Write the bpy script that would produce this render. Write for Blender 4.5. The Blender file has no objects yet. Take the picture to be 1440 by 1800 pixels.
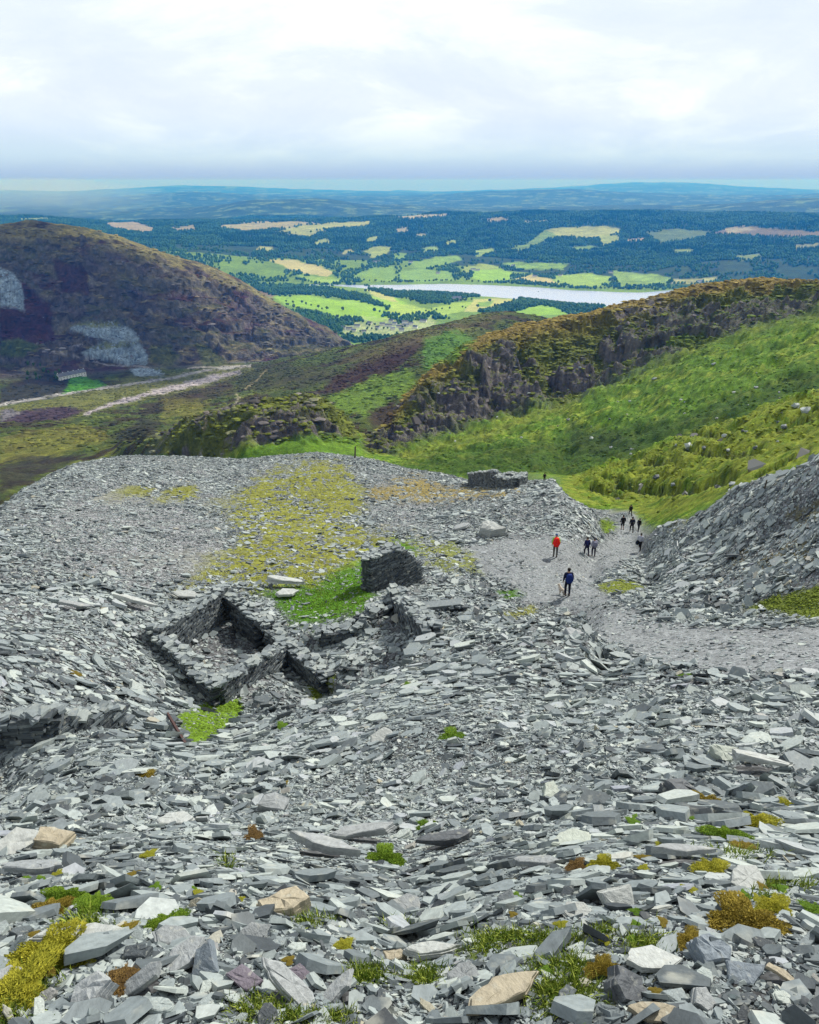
import bpy, bmesh, math, random
import numpy as np
from mathutils import Vector, Matrix, noise as mnoise

rng = np.random.default_rng(7)
random.seed(7)
scene = bpy.context.scene
COL = scene.collection

# ------------------------------------------------------------------ camera
PITCH = math.radians(22.0)
FPX, W0, H0 = 1440.0, 1440.0, 1800.0
cam_d = bpy.data.cameras.new('camera')
cam_d.sensor_fit = 'HORIZONTAL'; cam_d.sensor_width = 36.0; cam_d.lens = 36.0
cam_d.clip_start = 0.05; cam_d.clip_end = 120000.0
cam = bpy.data.objects.new('camera', cam_d); COL.objects.link(cam)
cam.location = (0, 0, 0); cam.rotation_euler = (math.pi/2 - PITCH, 0, 0)
scene.camera = cam

# ------------------------------------------------------------------ sky, sun, exposure
SUN_EL, SUN_AZ = math.radians(43), math.radians(42)      # azimuth clockwise from the view direction (+Y)
world = bpy.data.worlds.new('World'); scene.world = world
world.use_nodes = True
wn, wl = world.node_tree.nodes, world.node_tree.links
wn.clear()
def N(nodes, typ, **kw):
    n = nodes.new(typ)
    for k, v in kw.items():
        if k.startswith('i_'):
            n.inputs[k[2:].replace('_', ' ')].default_value = v
        else:
            setattr(n, k, v)
    return n
def build_world():
    out = N(wn, 'ShaderNodeOutputWorld')
    bg = N(wn, 'ShaderNodeBackground'); bg.inputs['Strength'].default_value = 0.092
    sky = N(wn, 'ShaderNodeTexSky'); sky.sky_type = 'NISHITA'; sky.sun_disc = False
    sky.sun_elevation = SUN_EL; sky.sun_rotation = SUN_AZ; sky.altitude = 500
    tc = N(wn, 'ShaderNodeTexCoord')
    sep = N(wn, 'ShaderNodeSeparateXYZ'); wl.new(tc.outputs['Generated'], sep.inputs[0])
    # cloud layer: the view direction carried onto a flat deck, so that it thins into streaks towards the horizon
    zc = N(wn, 'ShaderNodeMath', operation='ADD'); zc.inputs[1].default_value = 0.30
    mx = N(wn, 'ShaderNodeMath', operation='MAXIMUM'); mx.inputs[1].default_value = 0.0
    wl.new(sep.outputs['Z'], mx.inputs[0]); wl.new(mx.outputs[0], zc.inputs[0])
    dv = N(wn, 'ShaderNodeVectorMath', operation='SCALE')
    inv = N(wn, 'ShaderNodeMath', operation='DIVIDE'); inv.inputs[0].default_value = 1.0
    wl.new(zc.outputs[0], inv.inputs[1])
    cmb = N(wn, 'ShaderNodeCombineXYZ')
    wl.new(sep.outputs['X'], cmb.inputs['X']); wl.new(sep.outputs['Y'], cmb.inputs['Y'])
    wl.new(cmb.outputs[0], dv.inputs[0]); wl.new(inv.outputs[0], dv.inputs['Scale'])
    n1 = N(wn, 'ShaderNodeTexNoise'); n1.inputs['Scale'].default_value = 1.9; n1.inputs['Detail'].default_value = 7; n1.inputs['Roughness'].default_value = 0.58
    n1.inputs['Distortion'].default_value = 0.35
    off = N(wn, 'ShaderNodeVectorMath', operation='ADD'); off.inputs[1].default_value = (3.1, 7.7, 0.0)
    wl.new(dv.outputs[0], off.inputs[0]); wl.new(off.outputs[0], n1.inputs['Vector'])
    ramp = N(wn, 'ShaderNodeValToRGB')
    e = ramp.color_ramp.elements
    e[0].position = 0.34; e[0].color = (8.7, 9.8, 11.6, 1)
    e[1].position = 0.62; e[1].color = (11.8, 12.4, 12.6, 1)
    m = ramp.color_ramp.elements.new(0.47); m.color = (9.4, 10.4, 12.0, 1)
    wl.new(n1.outputs['Fac'], ramp.inputs[0])
    # how much of the blue sky the clouds leave
    n2 = N(wn, 'ShaderNodeTexNoise'); n2.inputs['Scale'].default_value = 0.5; n2.inputs['Detail'].default_value = 4
    wl.new(dv.outputs[0], n2.inputs['Vector'])
    cov = N(wn, 'ShaderNodeMapRange'); cov.inputs['From Min'].default_value = 0.25; cov.inputs['From Max'].default_value = 0.45
    cov.inputs['To Min'].default_value = 0.86; cov.inputs['To Max'].default_value = 1.0
    wl.new(n2.outputs['Fac'], cov.inputs['Value'])
    mix = N(wn, 'ShaderNodeMixRGB'); wl.new(cov.outputs[0], mix.inputs[0])
    wl.new(sky.outputs[0], mix.inputs[1]); wl.new(ramp.outputs[0], mix.inputs[2])
    # the deck is dimmed overhead, out of view, to cut the fill light
    ov = N(wn, 'ShaderNodeMapRange'); ov.interpolation_type = 'SMOOTHSTEP'
    ov.inputs['From Min'].default_value = 0.22; ov.inputs['From Max'].default_value = 0.62; ov.inputs['To Min'].default_value = 1.0; ov.inputs['To Max'].default_value = 0.5
    wl.new(sep.outputs['Z'], ov.inputs['Value'])
    od = N(wn, 'ShaderNodeVectorMath', operation='SCALE'); wl.new(mix.outputs[0], od.inputs[0]); wl.new(ov.outputs[0], od.inputs['Scale'])
    # the rainy veil low over the horizon
    def veil(src, z0, z1, amt, col):
        hz = N(wn, 'ShaderNodeMapRange'); hz.interpolation_type = 'SMOOTHSTEP'
        hz.inputs['From Min'].default_value = z0; hz.inputs['From Max'].default_value = z1
        hz.inputs['To Min'].default_value = amt; hz.inputs['To Max'].default_value = 0.0
        wl.new(sep.outputs['Z'], hz.inputs['Value'])
        mv = N(wn, 'ShaderNodeMixRGB'); mv.inputs[2].default_value = col+(1,)
        wl.new(hz.outputs[0], mv.inputs[0]); wl.new(src, mv.inputs[1]); return mv
    mix1 = veil(od.outputs[0], 0.0, 0.085, 0.88, (5.6, 7.9, 9.5))
    mix2 = veil(mix1.outputs[0], -0.010, 0.030, 1.0, (3.7, 5.0, 8.8))
    wl.new(mix2.outputs[0], bg.inputs['Color']); wl.new(bg.outputs[0], out.inputs['Surface'])
build_world()
sun_d = bpy.data.lights.new('sun', 'SUN'); sun_d.energy = 4.9; sun_d.angle = math.radians(3); sun_d.color = (1.0, 0.96, 0.88)
sun = bpy.data.objects.new('sun', sun_d); COL.objects.link(sun)
sdir = Vector((math.sin(SUN_AZ)*math.cos(SUN_EL), math.cos(SUN_AZ)*math.cos(SUN_EL), math.sin(SUN_EL)))
sun.rotation_euler = sdir.to_track_quat('Z', 'Y').to_euler(); sun.location = sdir*50
vs = scene.view_settings
scene.display_settings.display_device = 'sRGB'
vs.view_transform = 'Standard'; vs.look = 'None'; vs.exposure = 0.0; vs.gamma = 1.0
cy = scene.cycles
cy.max_bounces = 5; cy.diffuse_bounces = 2; cy.glossy_bounces = 2; cy.transmission_bounces = 3; cy.volume_bounces = 0
cy.use_denoising = True; cy.caustics_reflective = False; cy.caustics_refractive = False

# ------------------------------------------------------------------ numbers: noise, pixels to directions
def _hash(ix, iy, seed):
    h = (ix.astype(np.int64)*374761393 + iy.astype(np.int64)*668265263 + seed*982451653) & 0xFFFFFFFF
    h = ((h ^ (h >> 13))*1274126177) & 0xFFFFFFFF
    return ((h ^ (h >> 16)) & 0xFFFFFF)/float(0xFFFFFF)
def vnoise(x, y, seed=0):
    ix, iy = np.floor(x), np.floor(y)
    fx, fy = x-ix, y-iy
    fx = fx*fx*fx*(fx*(fx*6-15)+10); fy = fy*fy*fy*(fy*(fy*6-15)+10)
    a, b = _hash(ix, iy, seed), _hash(ix+1, iy, seed)
    c, d = _hash(ix, iy+1, seed), _hash(ix+1, iy+1, seed)
    return (a*(1-fx)+b*fx)*(1-fy) + (c*(1-fx)+d*fx)*fy
def fbm(x, y, octs=5, seed=0, gain=0.5, ridged=False):
    x = np.asarray(x, float); y = np.asarray(y, float)
    s = np.zeros(np.broadcast(x, y).shape); a = 1.0; t = 0.0
    ca, sa = math.cos(0.6), math.sin(0.6)
    for o in range(octs):
        n = vnoise(x, y, seed+o*17)*2-1
        if ridged: n = 1-2*np.abs(n)
        s += a*n; t += a; a *= gain
        x, y = (x*ca-y*sa)*2.03+11.3, (x*sa+y*ca)*2.03-4.7
    return s/t
def sstep(a, b, x):
    t = np.clip((x-a)/(b-a), 0, 1); return t*t*(3-2*t)
SP, CP = math.sin(PITCH), math.cos(PITCH)
def pix_dir(px, py):                    # -> azimuth, tangent of depression
    u = (np.asarray(px, float)-W0/2)/FPX; v = (np.asarray(py, float)-H0/2)/FPX
    fwd = CP - v*SP; down = SP + v*CP
    return np.arctan2(u, fwd), down/np.hypot(u, fwd)
def project(x, y, z):
    d = y*CP - z*SP; v = -z*CP - y*SP
    d = np.where(d > 1e-3, d, 1e-3)
    return W0/2+FPX*x/d, H0/2+FPX*v/d

# ------------------------------------------------------------------ the lie of the land, as feature lines lofted from near to far
# each point: (photo column, photo row, horizontal distance in metres[, height below the eye])
LINES = [
 (5,  [(-300,0,.35,-1.78),(720,0,.35,-1.78),(1740,0,.35,-1.78)]),
 (30, [(-300,1800,2.2),(720,1800,2.2),(1740,1800,2.15)]),
 (70, [(-300,1600,4.3),(720,1600,4.2),(1740,1600,4.0)]),
 (80, [(-300,1420,9.6),(0,1420,9.6),(400,1420,9.2),(720,1420,8.6),(1740,1420,8.0)]),
 (70, [(-300,1320,15.5),(0,1320,15.5),(200,1302,14.8),(400,1325,14.2),(720,1310,12),(1000,1300,11.5),(1740,1300,11)]),
 (60, [(-300,1250,20),(0,1250,20),(200,1245,21.5),(330,1240,23.5),(400,1239,24),(500,1228,22),(720,1220,17.5),(1000,1220,17),(1440,1220,16.5),(1740,1220,16.5)]),
 (50, [(-300,1140,26),(0,1130,27),(250,1140,29),(390,1162,30.5),(520,1150,29.5),(720,1130,27),(880,1110,26),(960,1100,26),(1020,1098,26),(1060,1135,26),(1200,1140,25),(1440,1140,24),(1740,1140,24)]),
 (25, [(-300,1110,29.5),(0,1100,30.5),(250,1110,31.5),(390,1136,32.8),(520,1122,32),(720,1092,31.5),(880,1088,31),(960,1136,30.5),(1015,1128,30.5),(1060,1100,30.5),(1200,1108,28.5),(1440,1110,27.5),(1740,1110,27)]),
 (50, [(-300,1060,33),(0,1060,34),(200,1070,34),(390,1092,35.5),(560,1060,37),(720,1050,38),(997,1048,40),(1080,1050,38),(1200,1065,35),(1440,1080,30.5),(1740,1090,29)]),
 (60, [(-300,985,45),(0,980,46),(390,970,50),(640,980,49),(800,970,51),(910,965,52.5),(976,979,52),(1000,962,55),(1040,978,58),(1075,975,60),(1118,970,66),(1135,985,58),(1160,985,54),(1200,960,50),(1300,968,42),(1440,960,36),(1740,960,33)]),
 (60, [(-300,960,52),(0,930,56),(200,900,66),(390,890,74),(640,890,72),(760,895,70),(850,878,71),(920,866,73),(985,868,70),(1030,895,68),(1058,925,68),(1085,936,82),(1118,936,84),(1140,936,66),(1165,931,61),(1200,915,59),(1300,870,53),(1440,815,46),(1600,770,42),(1740,740,40)]),
 (60, [(-300,1010,58),(-100,960,62),(0,890,72),(60,850,85),(130,815,100),(220,800,110),(300,802,113),(420,808,115),(560,795,120),(640,805,120),(720,825,118),(780,833,116),(830,848,120),(925,848,122),(957,846,134),(978,852,120,-42.5),(1000,0,90,-35.5),(1030,0,88,-36.6),(1060,0,90,-38.8),(1085,912,108),(1118,908,112),(1145,0,88,-38),(1165,0,76,-34.5),(1200,0,73,-32),(1300,0,66,-28),(1440,0,58,-22.8),(1600,0,52,-19.5),(1740,0,50,-18.5)]),
 (50, [(-300,0,90,-48),(0,0,115,-58),(220,0,150,-66),(420,0,155,-70),(640,0,160,-72),(780,0,150,-62),(850,0,140,-53.5),(925,0,140,-51.5),(957,838,150),(985,0,125,-46),(1030,0,122,-47),(1060,897,122),(1085,893,128),(1120,890,128),(1165,913,103),(1200,896,99),(1300,852,94),(1440,795,90),(1740,740,88)]),
 (80, [(-300,0,300,-140),(0,0,320,-140),(220,0,300,-130),(420,0,250,-105),(560,0,250,-100),(640,0,230,-92),(720,0,220,-85),(850,0,210,-77),(925,835,205),(957,832,200),(1000,835,192),(1050,825,195),(1100,810,200),(1180,775,205),(1260,745,205),(1350,715,200),(1440,690,190),(1600,650,185),(1740,630,180)]),
 (50, [(-300,0,480,-190),(0,850,480),(220,0,420,-162),(420,0,300,-120),(560,0,290,-112),(640,0,285,-100),(720,0,280,-95),(850,0,270,-91),(957,827,255),(1000,0,250,-91),(1100,0,250,-88),(1260,0,260,-80),(1440,0,260,-67),(1740,0,250,-62)]),
 (90, [(-300,830,600),(0,800,640),(200,790,560),(280,0,400,-137),(300,797,380),(420,782,340),(540,772,335),(620,779,345),(650,800,350),(700,795,360),(780,765,390),(860,738,420),(980,708,440),(1100,660,450),(1250,600,470),(1440,545,480),(1740,500,480)]),
 (110,[(-300,780,700),(0,770,720),(200,760,700),(250,770,500),(285,785,415),(340,758,390),(400,738,375),(450,722,370),(500,722,368),(540,712,370),(590,728,372),(615,750,380),(640,778,390),(660,768,410),(700,720,440),(750,660,480),(800,618,510),(860,584,530),(960,562,545),(1050,551,560),(1130,535,575),(1200,514,590),(1270,500,600),(1330,494,610),(1440,501,600),(1740,501,600)]),
 (40, [(-300,750,820),(0,735,850),(200,735,800),(260,755,640),(300,0,600,-178),(450,0,560,-166),(540,0,560,-156),(615,760,540),(640,762,530),(680,0,560,-172),(750,0,600,-168),(860,0,650,-150),(1050,0,700,-125),(1200,0,750,-115),(1740,0,750,-110)]),
 (60, [(-300,725,1000),(0,717,1010),(200,707,1050),(350,690,1000),(480,680,900),(600,670,850),(680,655,810),(740,640,800),(800,0,850,-165),(860,0,900,-200),(1200,0,1000,-200),(1740,0,1000,-200)]),
 (50, [(-300,705,1170),(0,692,1180),(200,670,1250),(400,647,1380),(500,630,1350),(570,618,1290),(600,611,1250),(620,608,1210),(680,595,1150),(750,577,1130),(800,565,1130),(850,552,1140),(890,549,1150),(960,0,1150,-175),(1200,0,1300,-250),(1740,0,1300,-250)]),
 (40, [(-300,655,1280),(0,650,1300),(200,640,1350),(400,632,1430),(480,0,1440,-290),(600,0,1420,-290),(680,0,1400,-285),(880,0,1500,-310),(1740,0,1500,-320)]),
 (80, [(-300,530,1550),(0,540,1550),(200,540,1560),(350,560,1560),(450,585,1560),(540,602,1560),(595,608,1575),(640,0,1650,-325),(700,0,1700,-335),(900,0,1800,-370),(1740,0,1900,-380)]),
 (80, [(-300,390,1900),(0,394,1900),(60,391,1900),(100,396,1900),(180,405,1890),(250,428,1880),(340,460,1870),(420,490,1850),(470,525,1800),(540,560,1750),(590,590,1710),(612,604,1690),(640,0,1800,-350),(700,0,1900,-375),(1740,0,2100,-410)]),
 (15, [(-300,0,2400,-250),(0,0,2400,-250),(250,0,2400,-310),(420,0,2300,-360),(600,0,2200,-418),(700,0,2200,-418),(1740,0,2300,-430)]),
 (40, [(-300,0,3200,-380),(0,0,3200,-380),(300,0,3000,-410),(440,0,2900,-425),(520,552,2800),(600,555,2800),(720,555,2800),(900,548,2950),(1000,545,3030),(1740,545,3030,-450)]),
 (50, [(-300,0,3850,-449),(560,501,0,-452.5),(630,506,0,-453.5),(700,512,0,-453.5),(780,516,0,-453.5),(860,521,0,-453.5),(900,525,0,-453.5),(960,531,0,-453.5),(1000,536,0,-453.5),(1050,538,0,-453.5),(1200,541,0,-453.5),(1740,545,0,-453.5)]),
 (12, [(-300,0,3900,-449),(560,0,3770,-453),(625,0,3735,-455.5),(660,0,3700,-465),(720,0,3650,-468),(900,0,3520,-468),(1000,0,3450,-468),(1100,0,3400,-468),(1200,0,3380,-466),(1740,0,3350,-466)]),
 (12, [(-300,0,4000,-447),(560,498,0,-451.5),(620,499.5,0,-453.5),(640,500,0,-453.5),(700,499,0,-453.5),(780,497,0,-453.5),(860,499,0,-453.5),(930,502,0,-453.5),(1000,508,0,-453.5),(1080,512,0,-453.5),(1130,513,0,-453.5),(1190,507,0,-453.5),(1300,505,0,-453.5),(1740,505,0,-453.5)]),
 (70, [(-300,430,4600),(0,435,4500,-400),(300,440,4600),(450,452,4600),(600,457,4650),(720,458,4700),(900,465,4550,-443),(1100,478,4100,-438),(1250,480,4000,-436),(1740,470,4000,-425)]),
 (60, [(-300,410,5500),(0,410,5500),(300,415,5500),(600,415,5600),(900,422,5600),(1100,428,5400),(1440,425,5200),(1740,425,5200)]),
 (60, [(-300,386,7000),(-100,384,7000),(60,381,7000),(200,393,6800),(300,389,7000),(450,387,7000),(560,386,7000),(650,384,7000),(760,375,7000),(900,374,7000),(1050,372,7000),(1200,374,7000),(1440,378,6800),(1740,378,6800)]),
 (8,  [(-300,0,8200,-370),(720,0,8200,-390),(1740,0,8200,-390)]),
 (40, [(-300,376,10500),(0,378,10500),(130,378,10500),(300,371,10500),(380,362,10500),(450,351,10600),(560,349,10600),(640,358,10500),(720,362,10500),(820,368,10500),(950,366,10500),(1100,361,10500),(1200,362,10500),(1300,356,10500),(1440,347,10500),(1740,343,10500)]),
 (8,  [(-300,0,12500,-330),(720,0,12500,-330),(1740,0,12500,-330)]),
 (30, [(-300,352,17000),(0,350,17000),(200,346,17000),(340,338,17000),(480,344,17000),(600,345,17000),(720,346,17000),(860,337,17000),(1000,332,17000),(1150,340,17000),(1280,345,17000),(1440,340,17000),(1740,336,17000)]),
 (6,  [(-300,0,21000,-300),(1740,0,21000,-300)]),
 (20, [(-300,333,30000),(100,336,30000),(260,329,30000),(330,325,30000),(430,328,30000),(560,334,30000),(760,336,30000),(930,332,30000),(1040,325,30000),(1110,321,30000),(1200,321,30000),(1290,327,30000),(1440,334,30000),(1740,330,30000)]),
]
NCOL = 1050
AZ_MAX = math.radians(38.5)
az_in = np.linspace(-AZ_MAX, AZ_MAX, NCOL)
az_l = np.linspace(-math.pi, -AZ_MAX, 46)[:-1]
az_r = np.linspace(AZ_MAX, math.pi, 46)[1:-1]
AZ = np.concatenate([az_l, az_in, az_r])            # full circle; the seam closes at the back
NC = len(AZ)
def line_arrays():
    R, Z = [], []
    for li, (cnt, pts) in enumerate(LINES):
        a, r, z = [], [], []
        for p in pts:
            pyy = p[1]
            if len(p) == 4 and p[1] == 0: pyy = 700 if p[2] < 200 else 520
            aa, td = pix_dir(p[0], pyy)
            if len(p) == 4:
                zz = p[3]; rr = p[2] if p[2] > 0 else -zz/float(td)
            else:
                u_ = (p[0]-W0/2)/FPX; f_ = CP-(p[1]-H0/2)/FPX*SP
                rr = p[2]*(math.hypot(u_, f_)/f_ if li <= 4 else 1.0); zz = -rr*float(td)
            a.append(float(aa)); r.append(rr); z.append(zz)
        a = np.array(a); o = np.argsort(a)
        lr = np.interp(AZ, a[o], np.log(np.array(r))[o]); zz = np.interp(AZ, a[o], np.array(z)[o])
        # soften the kinks between the control points
        k = np.exp(-0.5*(np.arange(-9, 10)/4.0)**2); k /= k.sum()
        for arr in (lr, zz):
            s = np.convolve(np.pad(arr[45:45+NCOL], 9, mode='edge'), k, 'valid'); arr[45:45+NCOL] = s
        R.append(lr); Z.append(zz)
    return np.array(R), np.array(Z)
LR, LZ = line_arrays()
for i in range(1, len(LR)):                       # keep the lines in order
    LR[i] = np.maximum(LR[i], LR[i-1]+0.004)
def pchip(x, y, seg, t):
    """monotone cubic through columns x,y (lines x cols); value at parameter t in segment seg"""
    h = np.diff(x, axis=0); d = np.diff(y, axis=0)/h
    m = np.zeros_like(y)
    w1 = 2*h[1:]+h[:-1]; w2 = h[1:]+2*h[:-1]
    same = d[:-1]*d[1:] > 0
    with np.errstate(divide='ignore', invalid='ignore'):
        hm = (w1+w2)/(w1/d[:-1]+w2/d[1:])
    m[1:-1] = np.where(same, hm, 0); m[0] = d[0]; m[-1] = d[-1]
    y0, y1, m0, m1, hh = y[seg], y[seg+1], m[seg], m[seg+1], h[seg]
    t = t[:, None]
    return (2*t**3-3*t**2+1)*y0 + (t**3-2*t**2+t)*hh*m0 + (-2*t**3+3*t**2)*y1 + (t**3-t**2)*hh*m1
seg, tt = [], []
for i, (cnt, _) in enumerate(LINES[1:]):
    for k in range(cnt):
        seg.append(i); tt.append(k/cnt)
seg.append(len(LINES)-2); tt.append(1.0)
seg = np.array(seg); tt = np.array(tt)
V = seg + tt                                       # line parameter of each row
NR = len(V)
lr = LR[seg]*(1-tt[:, None]) + LR[seg+1]*tt[:, None]
# radial spacing in log r, height as a monotone cubic over it
GZ = pchip(LR, LZ, seg, tt)
GR = np.exp(lr)
GX = GR*np.sin(AZ)[None, :]; GY = GR*np.cos(AZ)[None, :]
VV = np.repeat(V[:, None], NC, 1)
PX, PY = project(GX, GY, GZ)
def band(a, b, s=0.35):                            # rows between feature lines a and b, with soft ends
    return sstep(a-s, a+s, VV)*(1-sstep(b-s, b+s, VV))
def near_noise():
    z = np.zeros_like(GZ)
    LA, LG = np.broadcast_to(AZ[None, :], GZ.shape), np.log(GR)
    fade = sstep(1.5, 6, GR)
    z += fade*(1-sstep(60, 200, GR))*(0.32*fbm(GX/6, GY/6, 4, 3)+0.16*fbm(GX/1.7, GY/1.7, 4, 5))*np.clip(GR/25, .25, 1)
    # scale-free relief further out
    far = sstep(90, 260, GR)
    amp = np.interp(V, [11, 13, 15, 18, 20, 22, 23, 24, 27, 28, 30, 33, 36], [.002,.0035,.004,.004,.003,.005,.004,.0006,.0006,.001,.0022,.0022,.0015])[:, None]
    z += far*amp*GR*fbm(LA*22, LG*22, 6, 9, 0.55)
    lump = sstep(8.8, 9.5, VV)*(1-sstep(10.6, 11.2, VV))*sstep(1120, 1180, PX)
    z += lump*(1.3*fbm(GX/5, GY/5, 4, 13, .55))
    return z
GZ = GZ + near_noise()
LA = np.broadcast_to(AZ[None, :], GZ.shape); LG = np.log(GR)
def colband(p0, p1, s=25.0):
    """soft mask between two photo columns (of the unwarped terrain)"""
    return sstep(p0-s, p0+s, PX)*(1-sstep(p1-s, p1+s, PX))
# crags: buttresses and gullies on the steep faces
M_CRAG = band(15, 16.25, 0.18)*sstep(620, 680, PX)*(1-.72*sstep(15.7, 15.98, VV))
M_KNOLL = band(15, 16.3, 0.2)*sstep(285, 330, PX)*(1-sstep(600, 645, PX))
PATCH = fbm(LA*20+LG*14, LG*22-LA*6, 5, 29, .5)
PATCHF = fbm(LA*26+LG*16, LG*30-LA*10, 5, 30, .5)
GZ += (M_CRAG+.7*M_KNOLL)*GR*.011*(sstep(-.06, .10, PATCH)-.5)
wrp = 0.5*fbm(LA*18, LG*18, 4, 20)
rid = fbm(LA*34+LG*9+wrp*2, LG*22+wrp*3, 6, 21, 0.6, True)
rid2 = fbm(LA*120+wrp*5, LG*60+wrp*6, 4, 22, 0.55, True)
GZ += M_CRAG*(GR*0.012*rid + GR*0.0018*rid2) + M_KNOLL*(GR*0.008*rid + GR*0.002*rid2)
# ledges: squeeze the heights of the faces into steps
n_pre = 2*fbm(LA*16, LG*16, 3, 28)
hz = GZ/7.0 + 1.5*fbm(LA*14, LG*20, 4, 31)
st = np.floor(hz) + sstep(0.25, 0.85, hz-np.floor(hz))
GZ += (M_CRAG*(0.42+.3*np.clip(n_pre,-1,1))+M_KNOLL*0.4)*7.0*(st-hz)
GZ += M_CRAG*GR*.0045*fbm(LA*110, LG*16+3, 4, 27, .6)
# outcrops on the far fell and over the moor
M_FELL = band(19.9, 22.1, 0.35)*(1-.8*sstep(21.5, 21.95, VV))*(1-sstep(600, 680, PX))
rid3 = fbm(LA*46+LG*10, LG*60, 5, 25, 0.55, True)
GZ += M_FELL*(GR*0.0055*rid3 + GR*.006*(sstep(.0, .16, PATCHF)-.5))
hz = GZ/16.0 + 0.9*fbm(LA*30, LG*30, 4, 33)
st = np.floor(hz) + sstep(0.3, 0.8, hz-np.floor(hz))
GZ += M_FELL*0.45*16*(st-hz)
# tussocky hummock and green slope
M_HUM = band(12.3, 13.2, 0.4)*sstep(985, 1060, PX)
M_SLOPE = band(13.6, 15.3, 0.5)*sstep(640, 760, PX)
GZ += M_HUM*GR*(0.020*fbm(LA*26, LG*16, 3, 41)+0.010*fbm(LA*70+LG*20, LG*50, 4, 45, .6)+0.004*fbm(LA*160, LG*110, 4, 42, .6))
GZ += M_SLOPE*GR*(0.009*fbm(LA*45, LG*30, 4, 43)+0.0018*fbm(LA*140, LG*80, 4, 44, .6))
# the lake bed stays under the lake, its shores above
LAKE_Z = -455.0
M_LAKE = sstep(25.0, 25.35, VV)*(1-sstep(26.65, 27.0, VV))

GZ -= 7.0*M_LAKE
# level ground cut into the tip for the ruined building
def at_(px, py, r):
    az, td = pix_dir(px, py); return np.array((r*math.sin(az), r*math.cos(az), -r*float(td)))
RU = [at_(392, 1032, 36.2), at_(505, 1128, 31.2), at_(378, 1200, 26.2), at_(272, 1108, 31.2)]
def cut_for_ruin():
    global GZ
    sel = (VV > 4) & (VV < 9) & (PX > 60) & (PX < 720)
    x, y = GX[sel], GY[sel]
    d2 = np.full(len(x), 1e9); ins = np.zeros(len(x), bool)
    for i in range(4):
        a, b = RU[i], RU[(i+1) % 4]
        c = ((a[1] > y) != (b[1] > y)) & (x < (b[0]-a[0])*(y-a[1])/(b[1]-a[1]+1e-12)+a[0]); ins ^= c
        ex, ey = b[0]-a[0], b[1]-a[1]; t = np.clip(((x-a[0])*ex+(y-a[1])*ey)/(ex*ex+ey*ey), 0, 1)
        d2 = np.minimum(d2, (x-a[0]-t*ex)**2+(y-a[1]-t*ey)**2)
    d = np.sqrt(d2)*np.where(ins, -1, 1)
    # plane through the wall tops
    A_ = np.array([[p[0], p[1], 1] for p in RU]); k = np.linalg.lstsq(A_, np.array([p[2] for p in RU]), rcond=None)[0]
    top = k[0]*x+k[1]*y+k[2]
    far = sstep(-.3, .5, (x-RU[1][0])*(RU[0][0]-RU[3][0])*0+((x-RU[3][0])*(RU[1][1]-RU[3][1])-(y-RU[3][1])*(RU[1][0]-RU[3][0]))*-.2)
    floor_ = top-1.15-.35*far
    outer = top-.72+np.maximum(0, d-.7)*.5+far*.6
    cap = np.where(d < .1, floor_, outer)
    B_ = at_(572, 1176, 28.0); E_ = RU[1]
    ex, ey = B_[0]-E_[0], B_[1]-E_[1]; t = np.clip(((x-E_[0])*ex+(y-E_[1])*ey)/(ex*ex+ey*ey), 0, 1)
    db = np.sqrt((x-E_[0]-t*ex)**2+(y-E_[1]-t*ey)**2)
    side = ex*(y-E_[1])-ey*(x-E_[0])
    cside = ex*(RU[2][1]-E_[1])-ey*(RU[2][0]-E_[0])
    tb = E_[2]+(B_[2]-E_[2])*t
    capb = np.where(side*cside > 0, tb-1.0+np.maximum(0, db-.6)*.5, tb-.3+np.maximum(0, db-.6)*.3)
    GZ[sel] = np.where((db < 4) & (t > .02), np.minimum(GZ[sel], capb), GZ[sel])
    z = GZ[sel]; z = np.where(d < .1, floor_+.12*fbm(x*2, y*2, 3, 4), np.minimum(z, np.where(d < 7, cap, 1e9)))
    GZ[sel] = z
    RUIN_IN[sel] = (d < 0)
RUIN_IN = np.zeros_like(GZ)
cut_for_ruin()
PX, PY = project(GX, GY, GZ)
# ---- painting helpers (albedo only): polygons on the land, edges roughened by noise
WX = fbm(LA*90, LG*90, 4, 51); WY = fbm(LA*90, LG*90, 4, 52)
def poly(pts, v0, v1, soft=4.0, warp=6.0):
    out = np.zeros_like(GZ)
    pts = np.array(pts, float)
    x0, y0 = pts.min(0)-soft*2-warp*2; x1, y1 = pts.max(0)+soft*2+warp*2
    sel = (VV >= v0) & (VV <= v1) & (PX > x0) & (PX < x1) & (PY > y0) & (PY < y1)
    if not sel.any(): return out
    x = PX[sel]+WX[sel]*warp; y = PY[sel]+WY[sel]*warp
    ins = np.zeros(len(x), bool); d2 = np.full(len(x), 1e12)
    n = len(pts)
    for i in range(n):
        ax, ay = pts[i]; bx, by = pts[(i+1) % n]
        c = ((ay > y) != (by > y)) & (x < (bx-ax)*(y-ay)/(by-ay+1e-12)+ax); ins ^= c
        ex, ey = bx-ax, by-ay; t = np.clip(((x-ax)*ex+(y-ay)*ey)/(ex*ex+ey*ey+1e-12), 0, 1)
        d2 = np.minimum(d2, (x-ax-t*ex)**2+(y-ay-t*ey)**2)
    sd = np.sqrt(d2)*np.where(ins, 1, -1)
    out[sel] = sstep(-soft, soft, sd)
    return out
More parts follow.
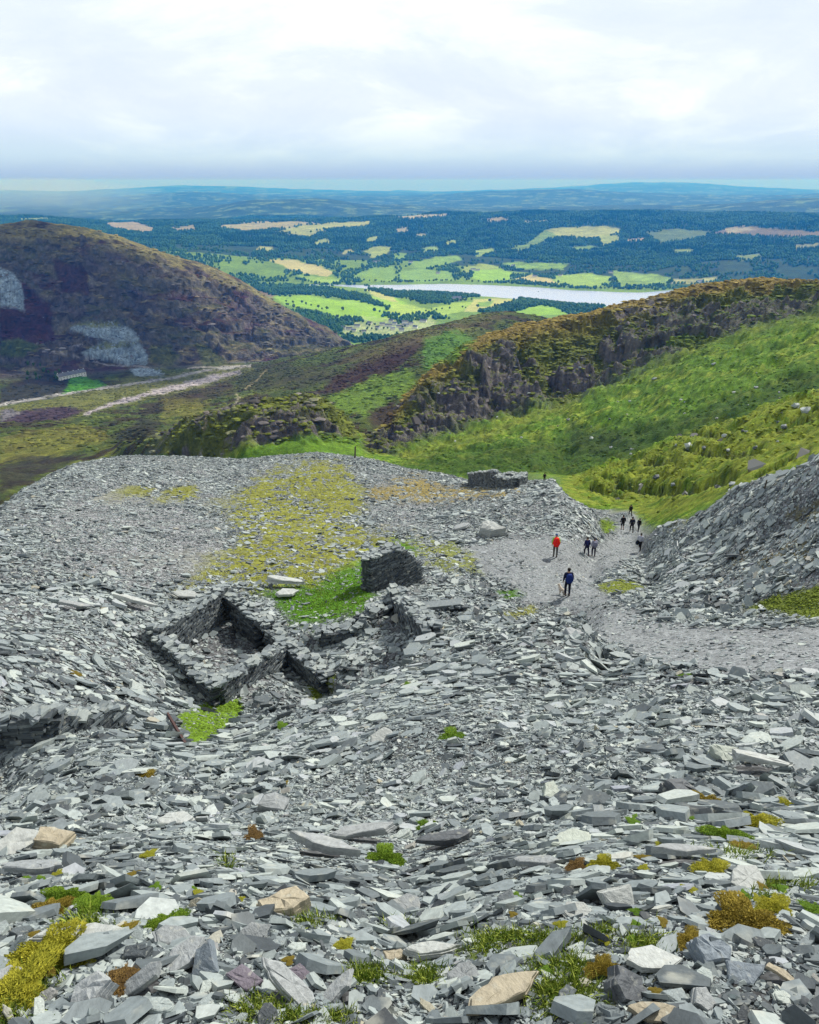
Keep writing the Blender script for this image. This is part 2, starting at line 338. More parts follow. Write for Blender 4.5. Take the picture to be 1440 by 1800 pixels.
def stroke(pts, w, v0, v1, soft=1.0, warp=3.0):
    out = np.zeros_like(GZ)
    pts = np.array(pts, float)
    x0, y0 = pts.min(0)-w-warp*2-3; x1, y1 = pts.max(0)+w+warp*2+3
    sel = (VV >= v0) & (VV <= v1) & (PX > x0) & (PX < x1) & (PY > y0) & (PY < y1)
    if not sel.any(): return out
    x = PX[sel]+WX[sel]*warp; y = PY[sel]+WY[sel]*warp
    d2 = np.full(len(x), 1e12)
    for i in range(len(pts)-1):
        ax, ay = pts[i]; bx, by = pts[i+1]; ex, ey = bx-ax, by-ay
        t = np.clip(((x-ax)*ex+(y-ay)*ey)/(ex*ex+ey*ey+1e-12), 0, 1)
        d2 = np.minimum(d2, (x-ax-t*ex)**2+(y-ay-t*ey)**2)
    out[sel] = 1-sstep(w/2-soft, w/2+soft, np.sqrt(d2))
    return out
_NZ = {}
def put(col, mask, c, var=0.0, k=1):
    c = np.array(c, float)
    if var:
        if k not in _NZ: _NZ[k] = fbm(LA*140*k, LG*110*k, 4, 60+k, .6)
        nz = _NZ[k]
        c = c[None, None, :]*(1+var*nz[..., None])
    m = mask[..., None]
    return col*(1-m)+c*m
# little scarps and hollows on the hummock
SCARP = np.zeros_like(GZ)
for pts, w_ in (([(1085,850),(1150,862),(1230,856),(1290,835)], 15), ([(1210,788),(1290,800),(1335,790)], 9), ([(1195,758),(1275,768)], 7), ([(1370,755),(1440,728)], 9), ([(1130,815),(1190,810)], 7), ([(1330,835),(1420,790)], 8), ([(1040,858),(1090,872)], 7)):
    SCARP = np.maximum(SCARP, stroke(pts, w_, 11.6, 13.3, 4, 7))
GZ -= 1.5*SCARP
PX, PY = project(GX, GY, GZ)
# slope of the land, for rock against turf
dzr = np.gradient(GZ, axis=0)/np.maximum(np.gradient(GR, axis=0), 1e-6)
dza = np.gradient(GZ, axis=1)/(GR*np.maximum(np.gradient(AZ)[None, :], 1e-6))
STEEP = np.hypot(dzr, dza)
del dzr, dza
n_a = fbm(LA*30, LG*30, 5, 71); n_b = fbm(LA*75, LG*75, 5, 72, .6); n_c = fbm(LA*220, LG*170, 3, 73, .65)
C = np.zeros(GZ.shape+(3,))
C[:] = (0.16, 0.165, 0.17)
# --- near slate floor
slate_floor = (VV < 12.0)
C = put(C, np.where(slate_floor, sstep(-.3, .5, n_b), 0), (0.10, 0.105, 0.11))
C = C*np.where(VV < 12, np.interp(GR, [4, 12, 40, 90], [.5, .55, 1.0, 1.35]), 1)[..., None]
GRASS = np.zeros_like(GZ)
def grass(pts, c, amt=1.0, v0=0.5, v1=12.2, soft=10, warp=14, brk=0.0):
    global C, GRASS
    m = poly(pts, v0, v1, soft, warp)*amt
    if brk: m = m*sstep(-brk, brk*0.6, n_b+0.6*n_c+0.12)
    C = put(C, m, c, 0.35, 2); GRASS = np.maximum(GRASS, m)
OLIVE, GREEN, GOLD = (0.205, 0.215, 0.042), (0.075, 0.175, 0.015), (0.25, 0.20, 0.065)
grass([(395,880),(470,830),(530,812),(600,812),(625,840),(640,870),(625,900),(650,935),(735,950),(740,985),(640,1000),(560,1050),(440,1040),(390,1025),(310,1045),(330,1010),(330,980),(420,960),(405,920)], OLIVE, 1.0, soft=22, warp=24, brk=.07)
grass([(165,880),(215,858),(270,855),(265,872),(200,884)], OLIVE, 1.0, soft=6, warp=10)
grass([(258,884),(300,860),(345,853),(345,876),(290,884)], OLIVE, 1.0, soft=6, warp=10)
grass([(350,890),(410,868),(450,860),(450,880),(400,905)], OLIVE, .5)
grass([(640,862),(735,835),(790,860),(830,852),(915,858),(915,870),(800,880),(700,885),(650,880)], GOLD, .95, soft=12, warp=14, brk=.3)
grass([(520,868),(560,850),(640,860),(640,900),(590,900)], OLIVE, .9)
grass([(455,1040),(560,1030),(600,1000),(642,985),(700,950),(745,965),(700,1000),(660,1045),(650,1075),(560,1100),(515,1100)], GREEN, 1.0, soft=16)
grass([(720,950),(800,950),(860,990),(850,1010),(740,1000)], (0.2,.24,.05), .7, brk=.2)
grass([(735,945),(790,965),(860,985),(820,1005),(740,985)], OLIVE, .5, brk=.3)
grass([(200,980),(330,965),(340,990),(230,1010)], OLIVE, .45, brk=.2)
grass([(1050,1028),(1100,1018),(1135,1030),(1100,1045),(1055,1046)], (.16,.19,.035), 1, soft=4, warp=6)
grass([(870,1042),(915,1035),(925,1046),(890,1055)], GREEN, .9, soft=4, warp=5)
grass([(875,1078),(940,1065),(945,1078),(900,1090)], OLIVE, .8, soft=4, warp=6)
grass([(1300,1068),(1380,1045),(1440,1030),(1560,1020),(1560,1090),(1430,1088),(1380,1080)], (0.13,.17,.02), .95, soft=6, warp=10)
grass([(1320,1000),(1360,965),(1420,950),(1440,990),(1360,1010)], (0.20,.17,.06), .6, brk=.4)
grass([(1050,912),(1075,915),(1092,930),(1060,938)], (0.12,.18,.02), 1, soft=3, warp=4)
grass([(305,1265),(345,1240),(425,1228),(425,1260),(370,1300),(335,1312)], (.12,.20,.02), 1, soft=3, warp=6)
grass([(533,1212),(560,1190),(588,1188),(580,1215),(550,1232)], (.13,.165,.025), 1, soft=3, warp=5)
# foreground turf and moss ground
for pts in ([(780,1690),(850,1640),(980,1640),(1040,1655),(960,1680),(840,1690)],[(920,1800),(960,1740),(1060,1700),(1080,1790)],
            [(390,1800),(430,1760),(560,1790),(600,1800)],[(590,1720),(640,1700),(710,1720),(660,1740)],[(720,1740),(760,1700),(790,1740)],
            [(1095,1680),(1130,1650),(1180,1690),(1130,1710)],[(60,1660),(100,1580),(200,1600),(190,1640),(100,1690)],[(-60,1850),(0,1760),(90,1700),(120,1720),(50,1820)]):
    grass(pts, (0.10, 0.14, 0.02), .9, soft=8, warp=16)
grass([(1270,985),(1330,950),(1345,965),(1290,1000)], (.11,.10,.05), .7, soft=8, brk=.3)
grass([(1380,905),(1440,880),(1470,900),(1400,930)], (.13,.12,.05), .7, soft=8, brk=.3)
grass([(1170,925),(1215,905),(1230,915),(1180,938)], (.10,.12,.03), .7, soft=6, brk=.3)
PATHM = poly([(1540,1090),(1440,1100),(1300,1108),(1180,1095),(1085,1062),(1020,1072),(1050,1120),(1120,1160),(1280,1185),(1540,1180)], 4.5, 9, 8, 10)
PATHM = np.maximum(PATHM, poly([(1010,1075),(930,1060),(900,1030),(850,1010),(820,960),(900,950),(985,950),(1050,955),(1075,940),(1085,915),(1120,905),(1150,930),(1130,975),(1075,1000),(1045,1030),(1090,1062)], 7, 12.3, 8, 10))
PATHM = np.maximum(PATHM, poly([(925,850),(940,832),(985,838),(985,862),(940,862)], 10.3, 13, 3, 3))
SCREE_SMOOTH = np.maximum(PATHM, poly([(100,1000),(60,930),(150,860),(340,890),(400,930),(380,980),(330,1020),(200,1030)], 7.5, 11.5, 20, 20)*.8)
SCREE_SMOOTH = np.maximum(SCREE_SMOOTH, poly([(645,890),(760,885),(720,930),(660,930)], 9, 11.5, 8, 10)*.8)
C = put(C, PATHM, (0.225, 0.24, 0.247), 0.35, 2)
C = put(C, np.clip(SCREE_SMOOTH-PATHM, 0, 1), (0.235, 0.24, 0.245), 0.25, 2)
# --- the grassy hillside: hummock on the right, green slope under the crag
hill = ((VV >= 12.0) & (VV < 15.6)).astype(float)
hill = np.where((VV > 11.4) & (VV <= 12.2), sstep(1060, 1100, PX)*sstep(11.5, 11.9, VV), hill)
hill = np.maximum(hill, ((VV >= 12.0) & (VV < 15.6)).astype(float))
base = np.array((0.09, 0.178, 0.012))[None, None, :]*(1+0.5*n_b[..., None]) + np.clip(n_a, 0, 1)[..., None]*np.array((0.10, 0.05, 0.008))
base = base*(1-0.45*sstep(0.05, 0.5, n_c+0.4*n_b))[..., None] + sstep(.1, .5, -n_c+0.3*n_a)[..., None]*np.array((.10, .085, .02))
C = C*(1-hill[..., None]) + base*hill[..., None]
hb = poly([(985,845),(1100,805),(1260,740),(1450,680),(1700,600),(1700,760),(1440,800),(1300,860),(1160,915),(1090,890),(1000,880)], 11.6, 13.4, 6, 8)
C = put(C, hb*.8*sstep(-.6, .3, n_b), (0.21, 0.235, 0.03), .35, 3)
C = put(C, hb*sstep(.15, .6, fbm(LA*36, LG*70, 5, 88, .6))*.8, (0.06, 0.10, 0.010), .4, 3)
C = put(C, SCARP*.7*sstep(-.4,.3,n_c), (.07, .075, .05), .5, 3)
C = put(C, poly([(700,800),(860,748),(1000,705),(1000,720),(860,770),(720,812)], 13.5, 15.4, 8, 12)*.35, (0.22, 0.21, 0.04), .3, 3)
C = put(C, poly([(690,826),(760,800),(850,785),(1000,765),(1180,735),(1440,640),(1600,580),(1600,640),(1440,695),(1260,750),(1100,815),(1000,842),(860,842)], 13.3, 15, 16, 16)*.75, (0.030, 0.062, 0.008), .4, 3)  # shade in the dip behind the hummock, painted as darker green
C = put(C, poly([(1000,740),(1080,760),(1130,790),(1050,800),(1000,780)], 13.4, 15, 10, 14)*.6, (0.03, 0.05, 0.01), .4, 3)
# hidden flank of the tip
C = put(C, ((VV > 11.05) & (VV < 13.2)).astype(float)*(1-sstep(880, 960, PX))*.9, (0.12, 0.125, 0.12), .3, 2)
# --- crag and knoll: rock where steep, turf on the ledges
cr = band(15, 16.9, .12)
jn = fbm(LA*330, LG*20, 4, 74, .65)
rock = np.array((0.135, 0.122, 0.118))[None, None, :]*(1+0.5*n_b[..., None]+.4*n_c[..., None]+.55*jn[..., None])
turf = np.array((0.115, 0.135, 0.022))[None, None, :]*(1+0.6*n_b[..., None])
rk = sstep(0.34, 0.66, STEEP + 0.22*n_b + .12*n_c)*sstep(-.34, -.06, PATCH+.25*n_b-.42*sstep(15.35, 15.75, VV)-.15*sstep(1150, 1300, PX))
face = rock*rk[..., None]+turf*(1-rk[..., None])
C = C*(1-cr[..., None]) + face*cr[..., None]
top = band(15.75, 17.0, .2)*sstep(640, 700, PX)*(1-rk)
C = put(C, top*.75, (0.27, 0.19, 0.05), .35, 3)
C = put(C, band(15.0, 15.5, .3)*sstep(1000, 1200, PX)*(1-.75*rk)*.8, (0.07, 0.12, 0.015), .4, 3)
# --- moorland between crag and valley
mo = band(16.6, 19.6, .3)
mo = np.maximum(mo, ((VV >= 12.2) & (VV < 16.9)).astype(float)*(1-sstep(240, 300, PX)))
moor = np.array((0.070, 0.095, 0.018))[None, None, :]*(1+0.55*n_b[..., None]) + sstep(0.0, .55, n_a)[..., None]*np.array((.07, .065, .012))
C = C*(1-mo[..., None])+moor*mo[..., None]
hea = mo*sstep(.02, .22, fbm(LA*26+3, LG*48, 5, 81))
C = put(C, hea*.85, (0.040, 0.026, 0.016), .5, 3)
for pts, c, a in (([(700,650),(640,690),(560,690),(590,660),(690,610),(740,590),(752,600)], (.045,.02,.015), .9),
               ([(640,700),(700,690),(690,750),(655,752)], (.045,.028,.018), .9), ([(380,640),(500,640),(600,650),(560,680),(430,690)], (.05,.05,.02), .7),
               ([(190,770),(250,735),(290,738),(270,762),(220,780)], (.03,.028,.02), .8), ([(255,690),(400,668),(420,690),(300,720)], (.05,.03,.022), .7),
               ([(575,700),(650,665),(720,650),(735,680),(640,730),(600,725)], (.13,.22,.02), .8), ([(745,590),(800,580),(840,600),(790,640),(745,650)], (.09,.20,.02), .8),
               ([(590,640),(700,590),(755,578),(840,556),(890,550),(880,562),(770,590),(640,640)], (.15,.13,.04), .5),
               ([(430,800),(520,765),(640,770),(640,800)], (.11,.21,.02), .8), ([(0,770),(140,745),(200,770),(100,800),(0,815)], (.17,.17,.03), .7),
               ([(0,820),(60,800),(150,800),(60,840),(0,870)], (.035,.03,.022), .8), ([(290,700),(370,705),(350,730),(280,735)], (.18,.17,.03), .6)):
    C = put(C, poly(pts, 13.0, 19.8, 5, 9)*a, c, .4, 3)
# --- far fell: dark heather and bracken, grey outcrops, bleached grass on top
fe = band(19.7, 23.2, .18)*(1-sstep(640, 720, PX)*(VV > 19.9))
fell = np.array((0.052, 0.036, 0.036))[None, None, :]*(1+0.6*n_b[..., None]) + sstep(-.05, .5, n_a+.5*n_b)[..., None]*np.array((.055, .055, .016))
C = C*(1-fe[..., None])+fell*fe[..., None]
C = put(C, fe*sstep(.0, .3, fbm(LA*17+9, LG*26, 5, 87))*.7, (0.085, 0.095, 0.032), .4, 3)
pur = fe*sstep(.05, .4, fbm(LA*20, LG*36, 4, 85))
C = put(C, pur*.8, (0.070, 0.028, 0.040), .4, 3)
ledge = fe*sstep(.08, .5, fbm(LA*60+LG*14, LG*110, 5, 86, .6))*(1-.5*pur)
C = put(C, ledge*.8, (0.24, 0.21, 0.11), .5, 3)
rockf = fe*sstep(.55, .95, STEEP+.25*n_c)
C = put(C, fe*sstep(.02, .2, PATCHF)*sstep(-.2,.4,n_b)*.55, (0.15, 0.14, 0.125), .5, 3)
C = put(C, rockf*.6, (0.13, 0.12, 0.12), .5, 3)
C = put(C, fe*sstep(21.2, 22.0, VV)*sstep(-.2,.3,n_b)*.5, (.17,.17,.05), .4, 3)
C = put(C, poly([(-300,385),(0,385),(180,400),(330,452),(430,490),(520,545),(500,545),(400,500),(300,470),(180,432),(0,418),(-300,420)], 21.2, 23, 7, 10)*sstep(-.5,.3,n_b)*.8, (0.23, 0.205, 0.075), .4, 3)
for pts, c, a in (([(0,505),(40,495),(90,540),(95,600),(20,605),(0,600)], (.062,.018,.028), .85), ([(90,455),(150,470),(160,520),(110,510)], (.06,.022,.028), .8),
               ([(0,600),(40,595),(75,610),(40,628),(0,625)], (.09,.13,.03), .8), ([(0,680),(120,650),(200,690),(100,712),(0,712)], (.028,.022,.024), .8),
               ([(265,610),(300,605),(315,625),(300,645),(262,635)], (.13,.14,.03), .8), ([(340,605),(370,610),(400,640),(360,645)], (.11,.13,.03), .7),
               ([(300,650),(330,648),(330,660),(300,664)], (.12,.15,.03), .8),
               ([(125,662),(150,660),(190,680),(150,690),(110,694)], (.08,.26,.02), .95), ([(200,670),(240,655),(275,662),(250,675)], (.13,.14,.03), .8)):
    C = put(C, poly(pts, 18.5, 22.4, 3, 6)*a, c, .4, 3)
SPOIL = np.zeros_like(GZ)
for pts in ([(122,575),(150,568),(200,566),(235,580),(245,600),(205,602),(150,590)], [(140,622),(175,603),(240,598),(258,620),(260,640),(225,642),(180,632)],
            [(228,650),(265,645),(290,658),(285,663),(235,660)], [(0,470),(25,480),(40,510),(44,545),(0,540)]):
    SPOIL = np.maximum(SPOIL, poly(pts, 18.5, 22.4, 2.5, 4))
C = put(C, SPOIL, (0.27, 0.345, 0.40), .9, 4)
C = put(C, poly([(122,572),(165,566),(205,566),(220,575),(160,576)], 18.5, 22, 2, 4)*.8, (.17,.19,.05), .4, 3)
C = put(C, poly([(150,612),(185,602),(245,600),(230,608),(170,615)], 18.5, 22, 2, 4)*.8, (.17,.19,.05), .4, 3)
# valley floor: green bottom, road, shingle of the beck, tracks
C = put(C, poly([(-200,740),(0,716),(150,690),(300,655),(420,640),(450,650),(360,680),(150,730),(0,770),(-200,790)], 16.8, 20.6, 4, 5)*.85, (0.15, 0.16, 0.04), .35, 3)
C = put(C, poly([(0,768),(0,738),(40,722),(110,715),(150,722),(120,735),(50,752)], 16.8, 20, 3, 4), (0.060, 0.04, 0.05), .5, 3)
C = put(C, poly([(0,742),(40,725),(20,720),(0,722)], 16.8, 20, 3, 4), (0.16, 0.15, 0.16), .3, 3)
C = put(C, stroke([(150,728),(190,713),(250,697),(310,680),(365,667),(420,655)], 6, 16.5, 20.6, 2, 4), (0.38, 0.34, 0.36), .3, 3)
C = put(C, stroke([(270,690),(330,677),(380,663)], 10, 16.5, 20.6, 3, 4), (0.40, 0.36, 0.37), .3, 3)
C = put(C, stroke([(-50,722),(0,712),(100,695),(200,680),(300,665),(360,652),(440,643)], 4, 16.5, 21, 1, 2), (0.34, 0.33, 0.32), .3, 3)
C = put(C, stroke([(330,647),(420,644),(440,645)], 2.5, 17, 21.5, 1, 2), (0.35, 0.33, 0.3), .3, 3)
C = put(C, stroke([(75,618),(105,620),(140,628),(190,642),(265,645)], 2.5, 18.5, 22, 1, 2), (0.30, 0.28, 0.27), .3, 3)
C = put(C, stroke([(100,620),(120,610),(145,604)], 2.5, 18.5, 22, 1, 2), (0.30, 0.28, 0.27), .3, 3)
C = put(C, stroke([(360,757),(362,742),(368,728),(375,722)], 3, 14, 20, 1, 2), (0.33, 0.27, 0.17), .3, 3)
C = put(C, stroke([(412,712),(420,700),(416,692)], 3.5, 14, 20, 1, 2), (0.30, 0.27, 0.18), .3, 3)
C = put(C, stroke([(430,685),(452,668),(468,650)], 1.8, 14, 20, .8, 2), (0.26, 0.22, 0.12), .3, 3)
# --- valley of fields and woods beyond
va = ((VV >= 23.0) & (VV < 28.6)).astype(float)
val = np.array((0.15, 0.25, 0.03))[None, None, :]*(1+.25*n_b[..., None])
C = C*(1-va[..., None])+val*va[..., None]
WOODF = (0.030, 0.060, 0.022)
ho = (VV >= 28.0).astype(float)
C = C*(1-ho[..., None])+(np.array(WOODF)[None, None, :]*(1+.5*n_b[..., None]))*ho[..., None]
OPEN = np.zeros_like(GZ)
LIME, PALE, MEAD, HAY, HEATH = (0.24, 0.42, 0.03), (0.42, 0.44, 0.14), (0.19, 0.32, 0.045), (0.44, 0.41, 0.17), (0.15, 0.125, 0.08)
FIELDS = [
 ([(483,522),(540,519),(600,530),(650,520),(690,520),(722,537),(722,562),(660,563),(610,562),(560,545),(500,535)], LIME),
 ([(600,530),(655,520),(690,530),(675,548),(640,545)], (.27,.45,.05)), ([(690,532),(735,538),(770,548),(720,560),(680,552)], (.33,.46,.07)),
 ([(640,508),(690,520),(700,532),(660,522)], PALE), ([(745,545),(800,532),(840,530),(835,540),(780,556),(745,560)], (.30,.44,.06)),
 ([(835,526),(880,524),(920,528),(890,547),(815,548)], PALE), ([(905,548),(955,530),(1000,540),(995,553),(905,557)], LIME), ([(840,530),(870,528),(860,540),(838,540)], MEAD),
 ([(618,485),(650,472),(690,470),(697,484),(690,494),(640,497)], MEAD), ([(468,455),(520,458),(560,466),(585,478),(575,488),(520,478)], HAY), ([(520,482),(560,488),(600,490),(592,499),(545,496)], (.26,.40,.06)),
 ([(640,440),(665,432),(690,433),(678,448),(655,455)], (.26,.32,.08)), ([(690,447),(715,445),(712,455),(690,458)], MEAD),
 ([(720,462),(770,452),(800,448),(812,456),(780,468),(730,470)], MEAD), ([(700,478),(745,472),(790,478),(800,492),(740,497),(700,494)], (.20,.34,.06)), ([(812,470),(850,462),(880,470),(870,478),(815,480)], (.25,.33,.06)),
 ([(830,474),(880,472),(900,480),(895,494),(850,495),(830,490)], LIME), ([(880,462),(950,460),(1000,464),(990,474),(910,474)], MEAD), ([(905,490),(930,483),(960,488),(985,498),(950,500)], HAY),
 ([(975,484),(1030,480),(1075,486),(1065,502),(1010,505),(975,495)], (.26,.40,.06)), ([(1075,475),(1120,480),(1180,486),(1170,500),(1090,505)], (.2,.32,.06)), ([(1180,490),(1260,487),(1260,496),(1180,500)], (.32,.34,.14)),
 ([(885,440),(930,425),(960,402),(1000,400),(1010,412),(970,420),(920,440)], (.15,.24,.06)), ([(960,404),(1000,400),(1050,397),(1088,400),(1090,412),(1030,420),(985,414)], (.30,.33,.10)), ([(1050,415),(1088,414),(1088,424),(1060,432)], (.28,.34,.09)),
 ([(1095,420),(1135,417),(1130,422),(1095,425)], (.38,.30,.17)), ([(1245,412),(1290,398),(1340,400),(1440,408),(1500,412),(1440,418),(1340,415),(1290,412)], HEATH), ([(1270,402),(1310,398),(1330,404),(1280,408)], (.28,.26,.17)), ([(1130,408),(1190,402),(1255,406),(1230,420),(1160,428)], (.10,.15,.06)),
 ([(380,398),(440,390),(520,388),(560,392),(500,402),(430,408)], (.29,.27,.13)), ([(470,408),(540,395),(600,390),(652,388),(648,398),(580,403),(520,412)], (.30,.33,.10)), ([(500,412),(560,405),(580,404),(540,418)], (.26,.29,.09)),
 ([(180,392),(230,386),(270,400),(265,410),(200,404)], (.27,.23,.14)), ([(30,385),(85,381),(85,388),(40,390)], (.2,.26,.08)), ([(300,400),(340,396),(345,404),(310,408)], (.24,.22,.13)),
 ([(684,382),(720,378),(785,376),(785,381),(720,386)], (.34,.32,.19)), ([(848,386),(880,382),(900,386),(870,391)], (.29,.26,.16)), ([(695,402),(715,400),(718,408),(700,410)], (.28,.26,.15)), ([(730,412),(750,411),(752,416),(735,418)], (.30,.3,.18)),
 ([(600,440),(618,438),(622,444),(605,446)], (.3,.32,.12)), ([(455,432),(480,436),(470,442),(450,440)], (.28,.3,.1)), ([(920,388),(960,386),(965,390),(925,392)], (.25,.27,.12)),
 ([(440,510),(470,506),(490,516),(478,524),(455,520)], (.22,.16,.08)), ([(640,420),(662,416),(668,422),(645,427)], (.26,.32,.1)), ([(545,425),(575,420),(585,427),(555,432)], (.24,.3,.1)), ([(780,425),(800,421),(808,428),(785,432)], (.25,.33,.1)),
 ([(1180,440),(1215,436),(1220,443),(1190,447)], (.17,.24,.08)), ([(1290,450),(1335,446),(1340,455),(1300,458)], (.16,.22,.08)), ([(830,440),(865,436),(870,444),(840,450)], (.22,.32,.08)), ([(740,436),(768,432),(772,440),(745,444)], (.2,.3,.08)),
 ([(1000,436),(1035,430),(1060,437),(1010,443)], (.15,.25,.07)), ([(1395,430),(1440,427),(1440,436),(1400,438)], (.2,.22,.1)), ([(1100,485),(1130,482),(1150,490),(1120,498)], (.24,.38,.07)),
]
for pts, c in FIELDS:
    hi = np.array(pts)[:, 1].min() < 430
    m = poly(pts, 23.2, 31.0, 1.6, 3.2)
    C = put(C, m, tuple(x*1.0 for x in c), .16, 4); OPEN = np.maximum(OPEN, m)
C = put(C, poly([(590,566),(640,562),(720,562),(770,560),(760,580),(700,592),(600,590)], 23.2, 25, 8, 12)*.6, (.42, .46, .26), .6, 4)  # pale ground colour paints in the sun glare on the village
# farther ridges: woods with a few pale clearings
fr = (VV > 31.0).astype(float)
C = put(C, fr*sstep(.15, .4, fbm(LA*60, LG*90, 4, 95))*.7, (0.14, 0.22, 0.07), .3, 3)
C = np.clip(C, 0.004, 0.9)

# ---- the sheet of land, cut by kind of land
def region_ids():
    f = np.zeros((NR-1, NC), int)
    v = VV[:-1, :]
    px = PX[:-1, :]
    f[:] = 0
    f[(v >= 12.0)] = 2
    f[(v >= 11.6) & (px > 1075)] = 2
    f[PATHM[:-1, :] > .5] = 1
    f[(v >= 15.0)] = 3
    f[(v >= 13.0) & (v < 17) & (px < 270)] = 4
    f[(v >= 16.9)] = 4
    f[(v >= 19.75)] = 5
    f[(v >= 23.0)] = 6
    f[(v >= 28.0)] = 7
    f[(v >= 31.0)] = 8
    return f
REG_NAMES = ['ground', 'path', 'hillside', 'crag', 'moorland', 'hill', 'valley', 'wooded_hills', 'distant_hills']
# ------------------------------------------------------------------ materials
def new_mat(name):
    m = bpy.data.materials.new(name); m.use_nodes = True
    nt = m.node_tree; b = nt.nodes['Principled BSDF']
    b.inputs['Specular IOR Level'].default_value = 0.25
    return m, nt, b
def land_mat(name, scales, bump_scales, bump=0.3, rough=0.9, var=0.25, dist=1.0):
    """albedo from the painted attribute, broken up by noise at several sizes; bump from the same"""
    m, nt, b = new_mat(name); n, l = nt.nodes, nt.links
    at = N(n, 'ShaderNodeAttribute', attribute_name='Col')
    geo = N(n, 'ShaderNodeNewGeometry')
    cur = at.outputs['Color']
    for i, s in enumerate(scales):
        t = N(n, 'ShaderNodeTexNoise'); t.inputs['Scale'].default_value = s; t.inputs['Detail'].default_value = 6; t.inputs['Roughness'].default_value = .65
        l.new(geo.outputs['Position'], t.inputs['Vector'])
        r = N(n, 'ShaderNodeMapRange'); r.inputs['From Min'].default_value = .3; r.inputs['From Max'].default_value = .7
        r.inputs['To Min'].default_value = 1-var; r.inputs['To Max'].default_value = 1+var
        l.new(t.outputs['Fac'], r.inputs['Value'])
        mm = N(n, 'ShaderNodeVectorMath', operation='SCALE')
        l.new(cur, mm.inputs[0]); l.new(r.outputs[0], mm.inputs['Scale']); cur = mm.outputs[0]
    l.new(cur, b.inputs['Base Color'])
    b.inputs['Roughness'].default_value = rough; b.inputs['Specular IOR Level'].default_value = .1
    prev = None
    for s in bump_scales:
        t = N(n, 'ShaderNodeTexNoise'); t.inputs['Scale'].default_value = s; t.inputs['Detail'].default_value = 7; t.inputs['Roughness'].default_value = .7
        l.new(geo.outputs['Position'], t.inputs['Vector'])
        bp = N(n, 'ShaderNodeBump'); bp.inputs['Strength'].default_value = bump; bp.inputs['Distance'].default_value = dist/s
        l.new(t.outputs['Fac'], bp.inputs['Height'])
        if prev: l.new(prev.outputs[0], bp.inputs['Normal'])
        prev = bp
    if prev: l.new(prev.outputs[0], b.inputs['Normal'])
    return m
def gravel_mat(name, cells=((3.2, .55), (11.0, .6), (38.0, .55))):
    """crushed slate: cells of stone chips in several sizes over the painted albedo"""
    m, nt, b = new_mat(name); n, l = nt.nodes, nt.links
    at = N(n, 'ShaderNodeAttribute', attribute_name='Col'); geo = N(n, 'ShaderNodeNewGeometry')
    cur = at.outputs['Color']; prev = None
    gm = N(n, 'ShaderNodeAttribute', attribute_name='Turf')
    for s, va in cells:
        mp = N(n, 'ShaderNodeMapping'); mp.inputs['Scale'].default_value = (1, 1.25, 1.6); mp.inputs['Rotation'].default_value = (.3, .2, s)
        l.new(geo.outputs['Position'], mp.inputs['Vector'])
        v = N(n, 'ShaderNodeTexVoronoi'); v.inputs['Scale'].default_value = s; v.inputs['Randomness'].default_value = 1
        l.new(mp.outputs[0], v.inputs['Vector'])
        sp = N(n, 'ShaderNodeSeparateColor'); l.new(v.outputs['Color'], sp.inputs[0])
        r = N(n, 'ShaderNodeMapRange'); r.inputs['To Min'].default_value = 1-va; r.inputs['To Max'].default_value = 1+va
        l.new(sp.outputs[0], r.inputs['Value'])
        mm = N(n, 'ShaderNodeVectorMath', operation='SCALE'); l.new(cur, mm.inputs[0]); l.new(r.outputs[0], mm.inputs['Scale'])
        cur = mm.outputs[0]
        bp = N(n, 'ShaderNodeBump'); bp.inputs['Strength'].default_value = .55; bp.inputs['Distance'].default_value = .5/s
        l.new(sp.outputs[1], bp.inputs['Height'])
        if prev: l.new(prev.outputs[0], bp.inputs['Normal'])
        prev = bp
    # turf keeps its own finer mottling
    t = N(n, 'ShaderNodeTexNoise'); t.inputs['Scale'].default_value = 9; t.inputs['Detail'].default_value = 6; t.inputs['Roughness'].default_value = .7
    l.new(geo.outputs['Position'], t.inputs['Vector'])
    r = N(n, 'ShaderNodeMapRange'); r.inputs['From Min'].default_value = .3; r.inputs['From Max'].default_value = .7; r.inputs['To Min'].default_value = .5; r.inputs['To Max'].default_value = 1.5
    l.new(t.outputs['Fac'], r.inputs['Value'])
    gc = N(n, 'ShaderNodeVectorMath', operation='SCALE'); l.new(at.outputs['Color'], gc.inputs[0]); l.new(r.outputs[0], gc.inputs['Scale'])
    mix = N(n, 'ShaderNodeMixRGB'); l.new(gm.outputs['Fac'], mix.inputs[0]); l.new(cur, mix.inputs[1]); l.new(gc.outputs[0], mix.inputs[2])
    l.new(mix.outputs[0], b.inputs['Base Color']); l.new(prev.outputs[0], b.inputs['Normal'])
    b.inputs['Roughness'].default_value = .85
    return m
